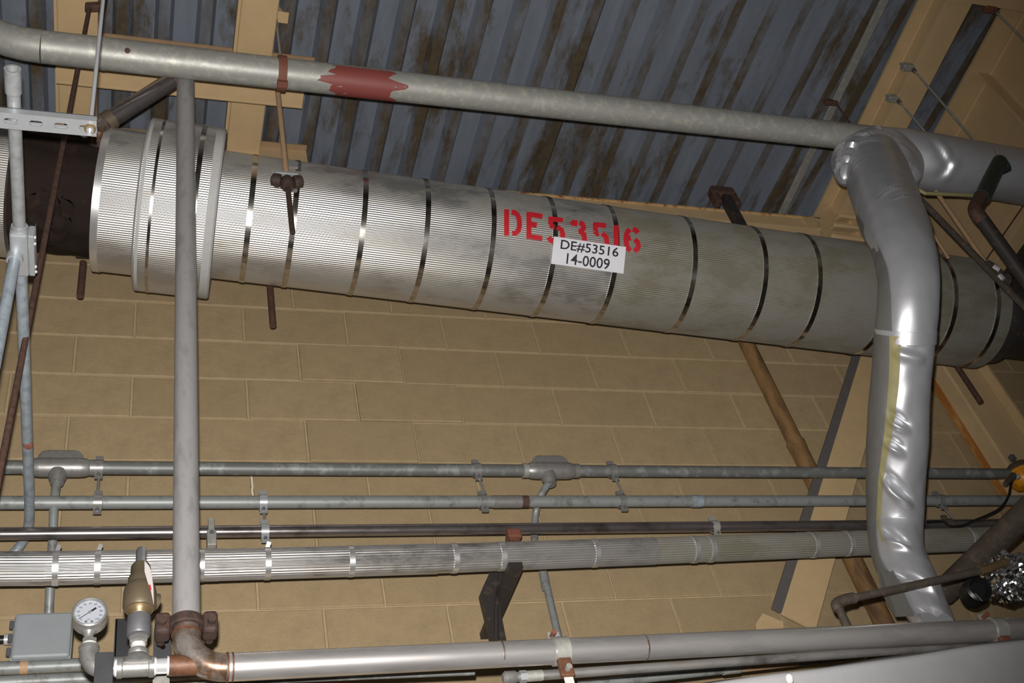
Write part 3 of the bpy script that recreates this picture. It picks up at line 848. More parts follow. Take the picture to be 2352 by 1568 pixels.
obj('saddle_plate', MB().box((xf-0.04, YG-0.014, ze+0.018), (xf+0.04, YB-RB+0.01, ze+0.030)), 'galv_bright', t, smooth=False, bevel=0.003)
for qd in (((664, 369), (685, 372), (684, 385), (662, 382)), ((624, 391), (652, 392), (650, 404), (623, 403)), ((664, 395), (684, 397), (683, 440), (668, 442))):
    pt_ = [onbig(px_, py_, 0.004) for px_, py_ in qd]
    obj('patch_plate', MB().prism(pt_, (0, -0.003, -0.002)), 'alu_band_bright', t, smooth=False)
def rear_rod(pxa, pya, pxb, pyb, label, topz, ear=False):
    y = YB + 0.245
    lo = P(pxb, pyb, y=y); x = lo.x
    t = thing('pipe_hanger', label, 'pipe hanger', V(x, y, lo.z))
    obj('rod', MB().tube([(x, y, lo.z), (x, y, topz)], 0.0125, 12), 'rust', t)
    if ear:
        hi = P(pxa, pya, y=y)
        obj('lug', MB().box((x-0.03, y-0.06, hi.z-0.02), (x+0.025, y+0.02, hi.z+0.05)), 'black_iron', t, smooth=False, bevel=0.006)
    return t
rear_rod(625, 655, 627, 748, 'rusty rod end poking out below the large pipe beside its flange cover', 5.0)
rear_rod(186, 575, 184, 680, 'rusty rod end with a dark lug below the bare pipe stretch', 5.0, True)
rear_rod(2212, 850, 2253, 924, 'rusty rod end below the large pipe at the far right', 4.7)

# ================================================================== GALVANISED HEADER, RISER AND LOWER LINE
RH = 0.0562
xh0 = P(95, 118, y=YH).x; xh1 = P(1990, 320, y=YH).x
t = thing('galvanised_pipe', 'galvanised pipe running under the roof with a patch of red primer', 'pipe', V(1.4, YH, tz-RH))
corner = V(xh0, YH, tz)
lft = [V(xh0, YH, tz)] + [V(xh0-0.33*math.sin(a), YH-0.02*(1-math.cos(a)), tz+0.33*(1-math.cos(a))) for a in [math.radians(k*9) for k in range(1, 10)]]
lft.append(lft[-1]+V(-0.01, 0, 0.6))
obj('bend', MB().tube(lft, RH, 28), 'galvanised', t)
obj('run', MB().tube([(xh0, YH, tz), (xh1+0.05, YH, tz)], RH, 32), 'galvanised', t)
xq = P(238, 128, y=YH).x
obj('joint_ring', MB().ring((xq, YH, tz), (1, 0, 0), RH-0.002, RH+0.0015, 0.012, 32), 'galvanised', t)
xq = P(180, 125, y=YH).x
obj('joint_ring', MB().ring((xq, YH, tz), (1, 0, 0), RH-0.002, RH+0.001, 0.004, 32), 'galvanised', t)
# red primer patch, a shell hugging the pipe
mb = MB(); xa_, xb_ = P(762, 185, y=YH).x, P(898, 195, y=YH).x
n = 40
for i in range(n+1):
    for k in range(17):
        an = math.radians(-158 + k*9)                   # round the lower front of the pipe
        f = k/16
        wob = 0.035*noise.noise(Vector((f*6, 0.3, 0)))+0.02*noise.noise(Vector((f*19, 4.3, 0)))
        ext = 0.05 if 0.35 < f < 0.55 else 0.0
        x_ = xa_ - ext + wob + (xb_-xa_+ext*2)*i/n
        mb.v.append(V(x_, YH + (RH+0.0012)*math.cos(an + math.radians(-25)), tz + (RH+0.0012)*math.sin(an+math.radians(-25))))
for i in range(n):
    for k in range(16):
        a = i*17+k; mb.f.append([a, a+1, a+18, a+17]); mb.mi.append(0)
o = obj('primer_patch', mb, 'primer_red', t); o['label'] = 'worn patch of dark red primer'
q = P(290, 152, y=YH-0.05)
obj('weep_mark', MB().lathe((q.x, YH-RH*0.75, tz-RH*0.62), (0, -0.75, -0.62), [(-0.004, 0.012), (0.003, 0.009), (0.005, 0.0)], 10), 'rust', t)

# rust-red clamp on it with the threaded rod to the roof
xcl = P(645, 160, y=YH).x
t = thing('pipe_clamp', 'rust-red two-bolt clamp around the galvanised pipe with a thin rod above', 'pipe clamp', V(xcl, YH, tz-RH-0.03))
obj('strap', MB().ring((xcl, YH, tz), (1, 0, 0), RH+0.0005, RH+0.008, 0.030, 40), 'rust_red', t)
for s in (-1, 1):
    obj('lug', MB().box((xcl-0.018, YH-0.012, tz+s*RH), (xcl+0.018, YH+0.012, tz+s*(RH+0.024))), 'rust_red', t, smooth=False, bevel=0.003)
xr_ = P(637, 60, y=YG).x
obj('rod', MB().tube([(xr_, YG, tz+0.17), (xr_, YG, 6.02)], 0.0055, 10), 'zinc', t)
q = P(638, 5, y=YG)
obj('top_bracket', MB().box((q.x-0.03, YG-0.03, q.z), (q.x+0.035, YG+0.02, zroof(YG)-0.02)), 'tan_steel', t, smooth=False)

# rusty slanted nipple between the bare stretch and the header
t = thing('slanted_nipple', 'short rusty slanted pipe joining the bare stretch to the galvanised pipe', 'pipe', P(240, 300, y=-0.78))
n0 = P(236, 286, y=-0.76); n1 = P(416, 172, y=-0.87)
obj('pipe', MB().tube([n0, n1], 0.031, 20), 'steel_dark', t)
obj('elbow', MB().tube(smoothpath([bp(u_bare1-0.02)+V(0, -0.06, 0.13), P(224, 318, y=-0.75), n0, n0.lerp(n1, 0.1)], 5), 0.034, 18), 'stainless_tint', t)
obj('coupling', MB().tube([n0.lerp(n1, 0.02), n0.lerp(n1, 0.12)], 0.036, 20), 'bronze_dull', t)
obj('rust_collar', MB().tube([n0.lerp(n1, 0.88), n1], 0.0325, 20), 'rust_red', t)

# the riser and the lower stainless line
XR = P(427, 800, y=YR).x
ZL = P(1100, 1506, y=YR).z
RR = 0.0302
RE = 0.082
t = thing('process_pipe', 'grey riser pipe turning through a welded elbow into the bright lower pipe', 'pipe', V(XR, YR, ZL-0.03))
PROC = t
zc1 = P(425, 1428, y=YR).z
obj('riser', MB().tube([(XR, YR, zc1), (XR, YR, tz+0.02)], RR, 28), 'riser_grey', t)
obj('stub', MB().tube([(XR, YR, ZL+RE), (XR, YR, zc1)], RR-0.0015, 28), 'stainless_tint', t)
obj('weld', MB().ring((XR, YR, ZL+RE+0.004), (0, 0, 1), RR-0.004, RR+0.0016, 0.006, 32), 'rust_orange', t)
el = [V(XR+RE-RE*math.cos(a), YR, ZL+RE-RE*math.sin(a)) for a in [math.radians(90*k/12) for k in range(13)]]
obj('elbow', MB().tube(el, RR, 28), 'stainless_tint', t)
obj('weld', MB().ring((XR+RE+0.003, YR, ZL), (1, 0, 0), RR-0.004, RR+0.0018, 0.005, 32), 'rust_orange', t)
obj('weld', MB().ring((XR+RE+0.014, YR, ZL), (1, 0, 0), RR-0.004, RR+0.0012, 0.004, 32), 'rust_orange', t)
obj('lower_run', MB().tube([(XR+RE, YR, ZL), (4.2, YR, ZL+0.012)], RR, 32), 'stainless', t)
for px in (1150, 1484):
    xq = P(px, 1500, y=YR).x
    obj('seam', MB().ring((xq, YR, ZL+0.003), (1, 0, 0), RR-0.003, RR+0.0009, 0.004, 32), 'stainless_tint', t)
# grooved coupling
t = thing('grooved_coupling', 'rusty two-bolt grooved coupling between grey riser and welded elbow', 'coupling', V(XR, YR, zc1-0.03))
obj('housing', MB().lathe((XR, YR, zc1-0.024), (0, 0, 1), [(0.006, RR), (0.006, RR+0.006), (0.010, RR+0.010), (0.026, RR+0.010), (0.030, RR+0.006), (0.030, RR)], 32, caps=False), 'dark_rust', t)
for s in (-1, 1):
    mb = MB().obox((XR+s*(RR+0.020), YR-0.004, zc1-0.014), (1,0,0), (0,1,0), (0,0,1), 0.032, 0.046, 0.052)
    obj('bolt_lug', mb, 'dark_rust', t, smooth=False, bevel=0.008)
    obj('bolt', MB().tube([(XR+s*(RR+0.022), YR-0.04, zc1-0.018), (XR+s*(RR+0.022), YR+0.05, zc1-0.018)], 0.0095, 8), 'dark_rust', t)

# strap clamps on the lower run
def lower_clamp(px, label, tailmat):
    xq = P(px, 1480, y=YR).x; zq_ = ZL + 0.012*(xq-XR)/4.1
    t = thing('strap_clamp', label, 'pipe clamp', V(xq, YR, zq_-0.1), 'strap clamps on the lower pipe')
    obj('strap', MB().ring((xq, YR, zq_), (1, 0, 0), RR+0.0005, RR+0.004, 0.036, 36), 'galvanised', t)
    obj('upper_ear', MB().box((xq-0.015, YR+0.012, zq_+RR-0.004), (xq+0.015, YR+0.018, zq_+RR+0.03)), 'galvanised', t, smooth=False)
    obj('upper_bolt', MB().tube([(xq-0.006, YR-0.012, zq_+RR+0.016), (xq-0.006, YR+0.04, zq_+RR+0.02)], 0.006, 10), 'rust_red', t)
    obj('lower_ear', MB().box((xq-0.018, YR-0.02, zq_-RR-0.045), (xq+0.016, YR-0.004, zq_-RR+0.004)), tailmat, t, smooth=False, bevel=0.004)
    obj('lower_bolt', MB().tube([(xq, YR-0.032, zq_-RR-0.028), (xq, YR+0.012, zq_-RR-0.028)], 0.0075, 10), 'galvanised', t)
    obj('hanger_strip', MB().box((xq-0.011, YR-0.012, zq_-RR-0.11), (xq+0.011, YR-0.008, zq_-RR-0.04)), 'white_tape', t, smooth=False)
lower_clamp(1282, 'galvanised strap clamp with rusty ear in the middle of the lower pipe', 'rust_orange')
lower_clamp(2306, 'galvanised strap clamp with rusty ear at the right end of the lower pipe', 'rust_red')

# thin pipe below the lower run
ya_ = -0.83
d0 = P(1162, 1556, y=ya_); d1 = P(2352, 1473, y=ya_); d1 = V(d1.x, ya_, d1.z)
dd = (d1-d0)
t = thing('drain_pipe', 'thin pale pipe with end fittings just below the bright lower pipe', 'pipe', d0-V(0, 0, 0.02))
obj('run', MB().tube([d0, d0+dd*1.3], 0.0118, 16), 'alu_pipe', t)
obj('end_elbow', MB().lathe(d0-dd.normalized()*0.008, dd, [(0, 0.010), (0.006, 0.0155), (0.03, 0.0155), (0.034, 0.0125)], 16), 'cast_alu', t)
obj('union_nut', MB().tube([d0+dd.normalized()*0.034, d0+dd.normalized()*0.05], 0.0145, 6), 'galv_bright', t)
obj('sleeve', MB().tube([d0+dd.normalized()*0.05, d0+dd.normalized()*0.09], 0.0132, 16), 'galvanised', t)
# grey conduit peeping out beneath
e0 = P(1330, 1574, y=-0.45); e1_ = P(2060, 1494, y=-0.45)
t = tag(obj('conduit', MB().tube([e0, e1_], 0.0128, 14), 'conduit_grey'), 'grey conduit peeping out above the wrapped duct', 'conduit')
obj('coupling', MB().tube([e0.lerp(e1_, 0.425), e0.lerp(e1_, 0.475)], 0.0155, 14), 'galvanised', t)
obj('tan_patch', MB().tube([e0.lerp(e1_, 0.48), e0.lerp(e1_, 0.66)], 0.0133, 14), 'rod_tan', t)
q = P(1990, 1500, y=-0.5)
tag(obj('stub_pipe', MB().tube([P(1982, 1485, y=-0.50), V(P(1982, 1485, y=-0.50).x, -0.50, 0.0)], 0.0105, 12), 'dark_pipe'), 'short dark pipe stub between thin pale pipe and wrapped duct', 'pipe')
mb = MB(); q0, q1 = P(2100, 1498, y=-0.5), P(2250, 1478, y=-0.5)
for i in range(15):
    mb.torus(q0.lerp(q1, i/14), q1-q0, 0.016, 0.007, 18, 8)
tag(obj('corrugated_hose', mb, 'foil'), 'short corrugated silver hose behind the wrapped duct', 'hose')

# wrapped duct, bottom right corner: only its top shoulder comes into view
k0, k1 = P(1560, 1577, y=-1.55), P(2420, 1457, y=-1.50)
dv = (k1-k0).normalized()
view = ((k0+k1)/2-CAM).normalized()
upn = (UP - view*UP.dot(view)); upn = (upn - dv*upn.dot(dv)).normalized()      # from the axis to the visible top edge
RD = 0.30
mb = MB(); nL = 60
rc_ = 0.016; prof = []
for (cu, cw, a_0) in ((-rc_, rc_, 180), (-rc_, 0.3-rc_, 90), (-0.6+rc_, 0.3-rc_, 0), (-0.6+rc_, rc_, -90)):
    for k in range(7):
        a_ = math.radians(a_0 - 15*k)
        prof.append((cu + rc_*math.sin(a_), cw + rc_*math.cos(a_)))
nA = len(prof)
for i in range(nL+1):
    p_ = k0 + (k1-k0)*(i/nL*1.7-0.12)
    for (a_, b_) in prof:
        q_ = p_ + upn*a_ + view*b_
        mb.v.append(q_ + upn*(0.004*noise.noise(q_*5.0)) - view*(0.010*noise.noise(q_*3.0) + 0.003*noise.noise(q_*11.0)))
for i in range(nL):
    for k in range(nA):
        k2 = (k+1) % nA; mb.f.append([i*nA+k, i*nA+k2, (i+1)*nA+k2, (i+1)*nA+k]); mb.mi.append(0)
mb.f.append(list(range(nA))); mb.mi.append(0); mb.f.append([nL*nA+k for k in range(nA)]); mb.mi.append(0)
t = thing('wrapped_duct', 'pale grey canvas-wrapped duct filling the bottom right corner', 'duct', (k0+k1)/2-upn*RD-V(0, 0, RD))
obj('wrap', mb, 'canvas', t, angle=60)
q = P(1812, 1553, y=-1.555)
obj('pin', MB().lathe(q, -view+upn*0.6, [(-0.012, 0.007), (0.0, 0.006), (0.004, 0.003), (0.005, 0)], 12), 'white_tape', t)

# ================================================================== VALVE AND GAUGE GROUP AT BOTTOM LEFT
def zp(px, py, y=YR): return P(px, py, y=y)
ZT = P(330, 1531, y=YR).z
x_n1 = zp(472, 1530).x; x_n0 = zp(388, 1531).x; x_t1 = zp(354, 1531).x; x_t0 = zp(268, 1531).x
xtc = zp(316, 1531).x
t = thing('branch_fittings', 'silver tee and nipples branching left off the welded elbow', 'pipe fitting', V(xtc, YR, ZT-0.03))
obj('rusty_nipple', MB().lathe((x_n0, YR, ZT), (1, 0, 0), [(0, 0.0225), (0.05, 0.023), (x_n1-x_n0-0.008, 0.0225), (x_n1-x_n0+0.01, 0.016)], 20), 'rust_orange', t)
obj('tape_ring', MB().tube([(x_n0-0.004, YR, ZT), (x_n0+0.002, YR, ZT)], 0.0205, 20), 'white_tape', t)
obj('chrome_nipple', MB().tube([(x_t1, YR, ZT), (x_n0, YR, ZT)], 0.0165, 20), 'chrome', t)
obj('tape_ring', MB().tube([(x_t1-0.002, YR, ZT), (x_t1+0.004, YR, ZT)], 0.019, 20), 'white_tape', t)
Lt = x_t1-x_t0
obj('tee_run', MB().lathe((x_t0, YR, ZT), (1, 0, 0), [(0, 0.0225), (0.010, 0.0225), (0.012, 0.0205), (Lt-0.012, 0.0205), (Lt-0.010, 0.0225), (Lt, 0.0225)], 24), 'cast_alu', t)
ztee = zp(316, 1494).z
mb = MB()
for s in range(9):
    pass
hgt = ztee - ZT
mb.lathe((xtc, YR, ZT), (0, 0, 1), [(0, 0.036), (0.012, 0.034), (hgt*0.55, 0.024), (hgt-0.012, 0.019), (hgt-0.010, 0.0205), (hgt, 0.0205)], 24)
obj('tee_branch', mb, 'cast_alu', t)
obj('chrome_nipple', MB().tube([(x_t0-0.025, YR, ZT), (x_t0, YR, ZT)], 0.0150, 20), 'chrome', t)
obj('tape_ring', MB().tube([(x_t0-0.004, YR, ZT), (x_t0+0.002, YR, ZT)], 0.0185, 20), 'white_tape', t)
# gauge elbow
xg = zp(204, 1500).x
zg = zp(204, 1490).z
arc = arc_elbow((x_t0-0.02, YR, ZT), (xg, YR, ZT), (xg, YR, zg-0.002), 10)
obj('gauge_elbow', MB().tube(arc, [0.0165]+[0.0195]*9+[0.0205], 20), 'cast_alu', t)
obj('elbow_bead', MB().tube([(xg, YR, zg-0.006), (xg, YR, zg+0.004)], 0.0215, 20), 'cast_alu', t)
obj('tape_ring', MB().tube([(xg, YR, zg+0.003), (xg, YR, zg+0.012)], 0.0150, 18), 'white_tape', t)
obj('bushing', MB().tube([(xg, YR, zg+0.012), (xg, YR, zg+0.022)], 0.016, 6), 'cast_alu', t)

# pressure gauge
gc = zp(206, 1420)
gx, gz = gc.x, gc.z
RG = 0.0365
t = thing('pressure_gauge', 'round steel pressure gauge with a white dial', 'gauge', V(gx, YR, zg+0.02))
yf = YR-0.022
obj('case', MB().lathe((gx, yf+0.004, gz), (0, 1, 0), [(0, RG-0.002), (0.004, RG), (0.026, RG), (0.032, RG-0.006), (0.033, 0)], 40), 'zinc', t)
obj('bezel', MB().lathe((gx, yf, gz), (0, 1, 0), [(0.006, RG-0.0005), (0.0, RG), (-0.005, RG-0.0005), (-0.007, RG-0.003), (-0.0065, RG-0.0045), (0.0, RG-0.005)], 44, caps=False), 'zinc', t)
dl = obj('dial', MB().lathe((gx, yf+0.001, gz), (0, 1, 0), [(0, RG-0.004), (0.002, RG-0.004)], 44), 'dial_white', t)
def dial_pt(a, r): return V(gx + r*math.sin(a), yf, gz + r*math.cos(a))
nums = ['0', '10', '20', '30', '40', '50', '60', '70', '80', '90', '100']
for i, s_ in enumerate(nums):
    a = math.radians(-135 + 27*i)
    c_ = dial_pt(a, 0.0235)
    vv, ff = text_mesh(s_, 0.01)
    h_ = 0.0042; w2 = 0.0032*len(s_)
    mb = MB(); mb.v = [V(c_.x+(x_-0.5)*w2, yf-0.0006, c_.z+(y_-0.5)*h_) for x_, y_ in vv]; mb.f = ff; mb.mi = [0]*len(ff)
    obj('numeral', mb, 'dial_ink', dl, smooth=False)
mb = MB()
for i in range(51):
    a = math.radians(-135 + 5.4*i); r0 = 0.0285 if i % 5 == 0 else 0.0298
    mb.bar(dial_pt(a, r0)+V(0, -0.0005, 0), dial_pt(a, 0.0312)+V(0, -0.0005, 0), 0.0007, 0.0004, up=(0, 1, 0))
obj('scale', mb, 'dial_ink', dl, smooth=False)
vv, ff = text_mesh('psi', 0.01)
mb = MB(); mb.v = [V(gx-0.001+(x_-0.5)*0.006, yf-0.0006, gz-0.0165+(y_-0.5)*0.004) for x_, y_ in vv]; mb.f = ff; mb.mi = [0]*len(ff)
obj('unit', mb, 'dial_ink', dl, smooth=False)
for s in (-1, 1):
    obj('dial_screw', MB().lathe((gx-0.0005+s*0.006, yf-0.0004, gz-0.0225), (0, -1, 0), [(0, 0.0028), (0.001, 0.0025), (0.0015, 0)], 12), 'iron_grey', dl)
na = math.radians(-128)
nd = V(math.sin(na), 0, math.cos(na)); hub = V(gx, yf-0.003, gz)
mb = MB().bar(hub, hub+nd*0.027, 0.0012, 0.0006, up=(0, 1, 0))
mb.bar(hub-nd*0.004, hub-nd*0.016, 0.0042, 0.0006, up=(0, 1, 0))
obj('needle', mb, 'ink_black', t, smooth=False)
obj('hub', MB().lathe(hub, (0, -1, 0), [(-0.002, 0.003), (0.001, 0.003), (0.0015, 0)], 14), 'zinc', t)
obj('stem', MB().lathe((gx, YR, gz-RG+0.003), (0, 0, -1), [(0, 0.016), (0.008, 0.010), (gz-RG-zg-0.018, 0.0085)], 16), 'zinc', t)

# relief valve
def zv(py): return P(316, py, y=YR).z
t = thing('relief_valve', 'upright brass relief valve standing on the silver tee', 'valve', V(xtc, YR, ztee))
obj('tape', MB().tube([(xtc, YR, ztee-0.002), (xtc, YR, zv(1478))], 0.0155, 18), 'white_tape', t)
obj('hex_nut', MB().lathe((xtc, YR, zv(1480)), (0, 0, 1), [(0, 0.017), (0.004, 0.021), (zv(1466)-zv(1480), 0.0215), (zv(1461)-zv(1480), 0.019)], 6), 'cast_alu', t, angle=20)
obj('lower_body', MB().lathe((xtc, YR, zv(1461)), (0, 0, 1), [(0, 0.0225), (0.004, 0.0255), (zv(1418)-zv(1461), 0.0248), (zv(1415)-zv(1461), 0.021)], 24), 'iron_grey', t)
obj('white_seal', MB().tube([(xtc, YR, zv(1417)), (xtc, YR, zv(1413))], 0.0185, 20), 'white_tape', t)
z0 = zv(1413)
obj('brass_seat', MB().lathe((xtc, YR, z0), (0, 0, 1), [(0, 0.017), (0.006, 0.020), (zv(1402)-z0, 0.024), (zv(1396)-z0, 0.034)], 24), 'brass', t)
z0 = zv(1400)
obj('bonnet', MB().lathe((xtc, YR, z0), (0, 0, 1), [(0, 0.031), (zv(1392)-z0, 0.036), (zv(1360)-z0, 0.0355), (zv(1350)-z0, 0.033), (zv(1344)-z0, 0.0275)], 28), 'bronze_dull', t)
z0 = zv(1345)
obj('bonnet_neck', MB().lathe((xtc, YR, z0), (0, 0, 1), [(0, 0.0275), (zv(1328)-z0, 0.0262), (zv(1324)-z0, 0.0225), (zv(1302)-z0, 0.0215), (zv(1298)-z0, 0.019)], 24), 'bronze_dull', t)
obj('side_outlet', MB().lathe((xtc+0.02, YR+0.01, zv(1372)), (1, 0.5, 0), [(0, 0.018), (0.02, 0.018), (0.022, 0.014)], 16), 'bronze_dull', t)
z0 = zv(1300)
obj('cap', MB().lathe((xtc, YR, z0), (0, 0, 1), [(0, 0.0125), (zv(1266)-z0, 0.0118), (zv(1260)-z0, 0.009), (zv(1258)-z0, 0.0)], 14), 'iron_grey', t)
obj('test_lever', MB().box((xtc+0.001, YR-0.0165, zv(1302)), (xtc+0.010, YR-0.0115, zv(1264))), 'cast_alu', t, smooth=False, bevel=0.002)
# paper tag hung on the valve
tp = [P(332, 1287, y=YR-0.045), P(343, 1300, y=YR-0.045), P(349, 1322, y=YR-0.045), P(352, 1350, y=YR-0.045), P(353, 1388, y=YR-0.045), P(347, 1358, y=YR-0.045), P(339, 1336, y=YR-0.045), P(332, 1312, y=YR-0.045)]
t = thing('paper_tag', 'curled white paper tag hanging beside the relief valve', 'tag', tp[4])
obj('card', MB().prism(tp, (0.0006, 0.0008, 0.0002)), 'paper', t, smooth=False)
obj('red_mark', MB().prism([P(341, 1344, y=YR-0.047), P(345, 1341, y=YR-0.047), P(348, 1356, y=YR-0.047), P(344, 1352, y=YR-0.047)], (0.0004, 0.0006, 0)), 'red_paint', t, smooth=False)

# dark strut channels behind and below the group
q0 = P(287, 1420, y=-0.10); q1 = P(287, 1600, y=-0.10)
t = thing('strut_channel', 'dark upright strut channel on the wall behind the relief valve', 'strut', V(q0.x, -0.08, q1.z-0.3))
obj('web', MB().box((q0.x-0.024, -0.10, q1.z-0.3), (q0.x+0.024, -0.094, q0.z)), 'strut_dark', t, smooth=False)
for s in (-1, 1):
    obj('side', MB().box((q0.x+s*0.024-0.003, -0.10, q1.z-0.3), (q0.x+s*0.024+0.003, 0.0, q0.z)), 'strut_dark', t, smooth=False)
q0 = P(240, 1500, y=YR-0.04)
t = thing('support_bar', 'flat black bar standing in front of the gauge elbow', 'bar', V(q0.x, YR-0.04, q0.z-0.3))
obj('plate', MB().box((q0.x-0.018, YR-0.046, q0.z-0.30), (q0.x+0.019, YR-0.040, q0.z)), 'strut_dark', t, smooth=False, bevel=0.002)
q0 = P(354, 1456, y=-0.72); q1 = P(390, 1510, y=-0.72)
t = thing('strut_bracket', 'small grey strut bracket with a round hole behind the chrome nipple', 'bracket', V((q0.x+q1.x)/2, -0.72, q1.z-0.05))
bm = bmesh.new()
cxh, czh = (q0.x+q1.x)/2+0.002, P(372, 1486, y=-0.72).z
hw_ = (q1.x-q0.x)/2
zt_ = P(372, 1472, y=-0.72).z
outer = [(cxh-hw_+0.004, zt_), (cxh+hw_, zt_), (cxh+hw_, q1.z-0.06), (cxh-hw_+0.004, q1.z-0.06)]
mb = MB(); nh = 16; ring = [(cxh+0.0062*math.cos(2*math.pi*i/nh), czh+0.0078*math.sin(2*math.pi*i/nh)) for i in range(nh)]
def sq(a):
    c_, s_ = math.cos(a), math.sin(a); k = 1/max(abs(c_), abs(s_))
    x_ = cxh + hw_*c_*k; z_ = czh + (s_*k)*(zt_-czh if s_ > 0 else (czh-q1.z+0.03))
    return x_, z_
for i in range(nh):
    a = 2*math.pi*i/nh; sx, sz = sq(a)
    for yy in (-0.723, -0.718):
        mb.v.append(V(ring[i][0], yy, ring[i][1])); mb.v.append(V(sx, yy, sz))
for i in range(nh):
    j = (i+1) % nh
    mb.f += [[i*4, j*4, j*4+1, i*4+1], [i*4+2, i*4+3, j*4+3, j*4+2], [i*4, i*4+2, j*4+2, j*4], [i*4+1, j*4+1, j*4+3, i*4+3]]; mb.mi += [0]*4
obj('face', mb, 'strut_dark', t, smooth=False)
obj('side', MB().box((q0.x-0.001, -0.745, q1.z-0.05), (q0.x+0.005, -0.715, q0.z)), 'strut_dark', t, smooth=False)
obj('post', MB().box((q0.x-0.001, -0.722, 0.0), (q1.x, -0.716, q1.z-0.028)), 'galvanised', t, smooth=False)
q = P(430, 1556, y=-0.86)
tag(obj('support_post', MB().box((q.x-0.02, -0.885, q.z-0.4), (q.x+0.022, -0.86, ZL-0.034)), 'tan_rust', smooth=False, bevel=0.004), 'rust-spotted tan post under the welded elbow', 'post')

# ================================================================== LEFT: STRUT TRAPEZE AND CONDUIT
ZC = 3.932
xcn = P(46, 560, z=ZC).x; rc = 0.0145
sb = ZC - rc - 0.022                    # underside of the strut
q = P(222, 290, z=sb); xs1 = q.x
ysn = P(110, 268, z=sb).y; ysf = ysn + 0.041
t = thing('strut_trapeze', 'slotted galvanised strut hanging at the upper left under the conduit', 'strut', V(-0.4, (ysn+ysf)/2, sb))
# underside with slots
xs0 = -1.0
slots = [P(px, 281, z=sb).x for px in (24, 82, 140)] ; sp = slots[1]-slots[0]
lst = [slots[2]+sp*k for k in range(-14, 3)]
lst = [s_ for s_ in lst if xs0+0.03 < s_ < xs1-0.005]
ym = (ysn+ysf)/2; hs, hl = 0.0068, 0.0142
mb = MB(); T_ = 0.0026
mb.box((xs0, ysn, sb), (xs1, ym-hs, sb+T_)); mb.box((xs0, ym+hs, sb), (xs1, ysf, sb+T_))
prev = xs0
for s_ in lst:
    e_ = min(s_+hl, xs1)
    if s_-hl > prev: mb.box((prev, ym-hs, sb), (s_-hl, ym+hs, sb+T_))
    for sy in (-1, 1):        # rounded slot ends
        for sx in (-1, 1):
            cx_ = s_+sx*(hl-hs)
            pl = [(cx_+sx*hs, ym+sy*hs, sb)] + [(cx_+sx*hs*math.cos(a), ym+sy*hs*math.sin(a), sb) for a in [math.radians(15*k) for k in range(0, 7)]]
            if cx_+sx*hs <= xs1: mb.prism(pl, (0, 0, T_))
    prev = e_
if prev < xs1: mb.box((prev, ym-hs, sb), (xs1, ym+hs, sb+T_))
obj('slotted_web', mb, 'galv_bright', t, smooth=False)
for yy in (ysn, ysf-T_):
    obj('side_wall', MB().box((xs0, yy, sb+T_), (xs1, yy+T_, sb+0.021)), 'galv_bright', t, smooth=False)
for s in (0, 1):
    yy = ysn if s == 0 else ysf-0.009
    obj('lip', MB().box((xs0, yy, sb+0.019), (xs1, yy+0.009, sb+0.0215)), 'galv_bright', t, smooth=False)
q = P(207, 292, z=sb); rx, ry = q.x, ym
t = thing('threaded_rod', 'shiny threaded rod hanging the slotted strut from the roof', 'rod', V(rx, ry, sb-0.02))
obj('rod', MB().tube([(rx, ry, sb-0.022), (rx, ry, zroof(ry)-0.02)], 0.0049, 12), 'chrome', t)
obj('washer', MB().tube([(rx, ry, sb-0.003), (rx, ry, sb)], 0.013, 18), 'brass', t)
obj('nut', MB().tube([(rx, ry, sb-0.010), (rx, ry, sb-0.003)], 0.0085, 6), 'galv_bright', t)

# conduit that runs to the wall above the strut
t = thing('branch_conduit', 'blue-grey conduit with an open threaded end running back to the wall', 'conduit', V(xcn, -1.0, ZC-rc))
y0_ = P(32, 158, z=ZC).y
yfit0, yfit1 = P(42, 525, z=ZC).y, P(48, 622, z=ZC).y
obj('front_length', MB().tube([(xcn, y0_+0.02, ZC), (xcn, yfit0, ZC)], rc, 20), 'galv_near', t)
yk = P(34, 212, z=ZC).y
obj('open_coupling', MB().lathe((xcn, y0_, ZC), (0, 1, 0), [(0.03, rc-0.004), (0.0, rc-0.0025), (0.0, rc+0.003), (yk-y0_, rc+0.003), (yk-y0_+0.003, rc)], 22, caps=False), 'galv_near', t)
ywall = -0.235
rear = [V(xcn, yfit1, ZC), V(xcn, -0.33, ZC)] + arc_elbow((xcn, -0.33, ZC), (xcn, -0.235, ZC-0.005), (xcn-0.02, -0.235, ZC-0.08), 6)[1:] 
rear = [V(xcn, yfit1, ZC), V(xcn-0.004, -0.30, ZC)] + arc_elbow((xcn-0.006, -0.20, ZC), (xcn-0.008, -0.055, ZC), (xcn-0.07, -0.05, ZC-0.06), 8) + [V(xcn-0.3, -0.05, ZC-0.085), V(xcn-1.0, -0.05, ZC-0.09)]
obj('rear_length', MB().tube(rear, rc, 18), 'conduit_blue', t)
q = P(47, 1015, z=ZC)
obj('rust_spot', MB().lathe((xcn, q.y, ZC-rc*0.72), (0, -0.5, -1), [(0.0, 0.014), (0.0055, 0.012), (0.007, 0.006), (0.0072, 0)], 12), 'rust_red', t)
obj('rear_collar', MB().tube([(xcn, yfit0-0.01, ZC), (xcn, yfit0+0.006, ZC)], rc+0.0035, 20), 'galv_bright', t)
fb_ = obj('fitting_body', MB().box((xcn-0.021, yfit0, ZC-0.024), (xcn+0.02, yfit1, ZC+0.022)), 'galv_bright', t, smooth=False, bevel=0.006)
obj('cover', MB().box((xcn+0.02, yfit0+0.003, ZC-0.022), (xcn+0.034, yfit1-0.003, ZC+0.02)), 'galv_bright', t, smooth=False, bevel=0.003)
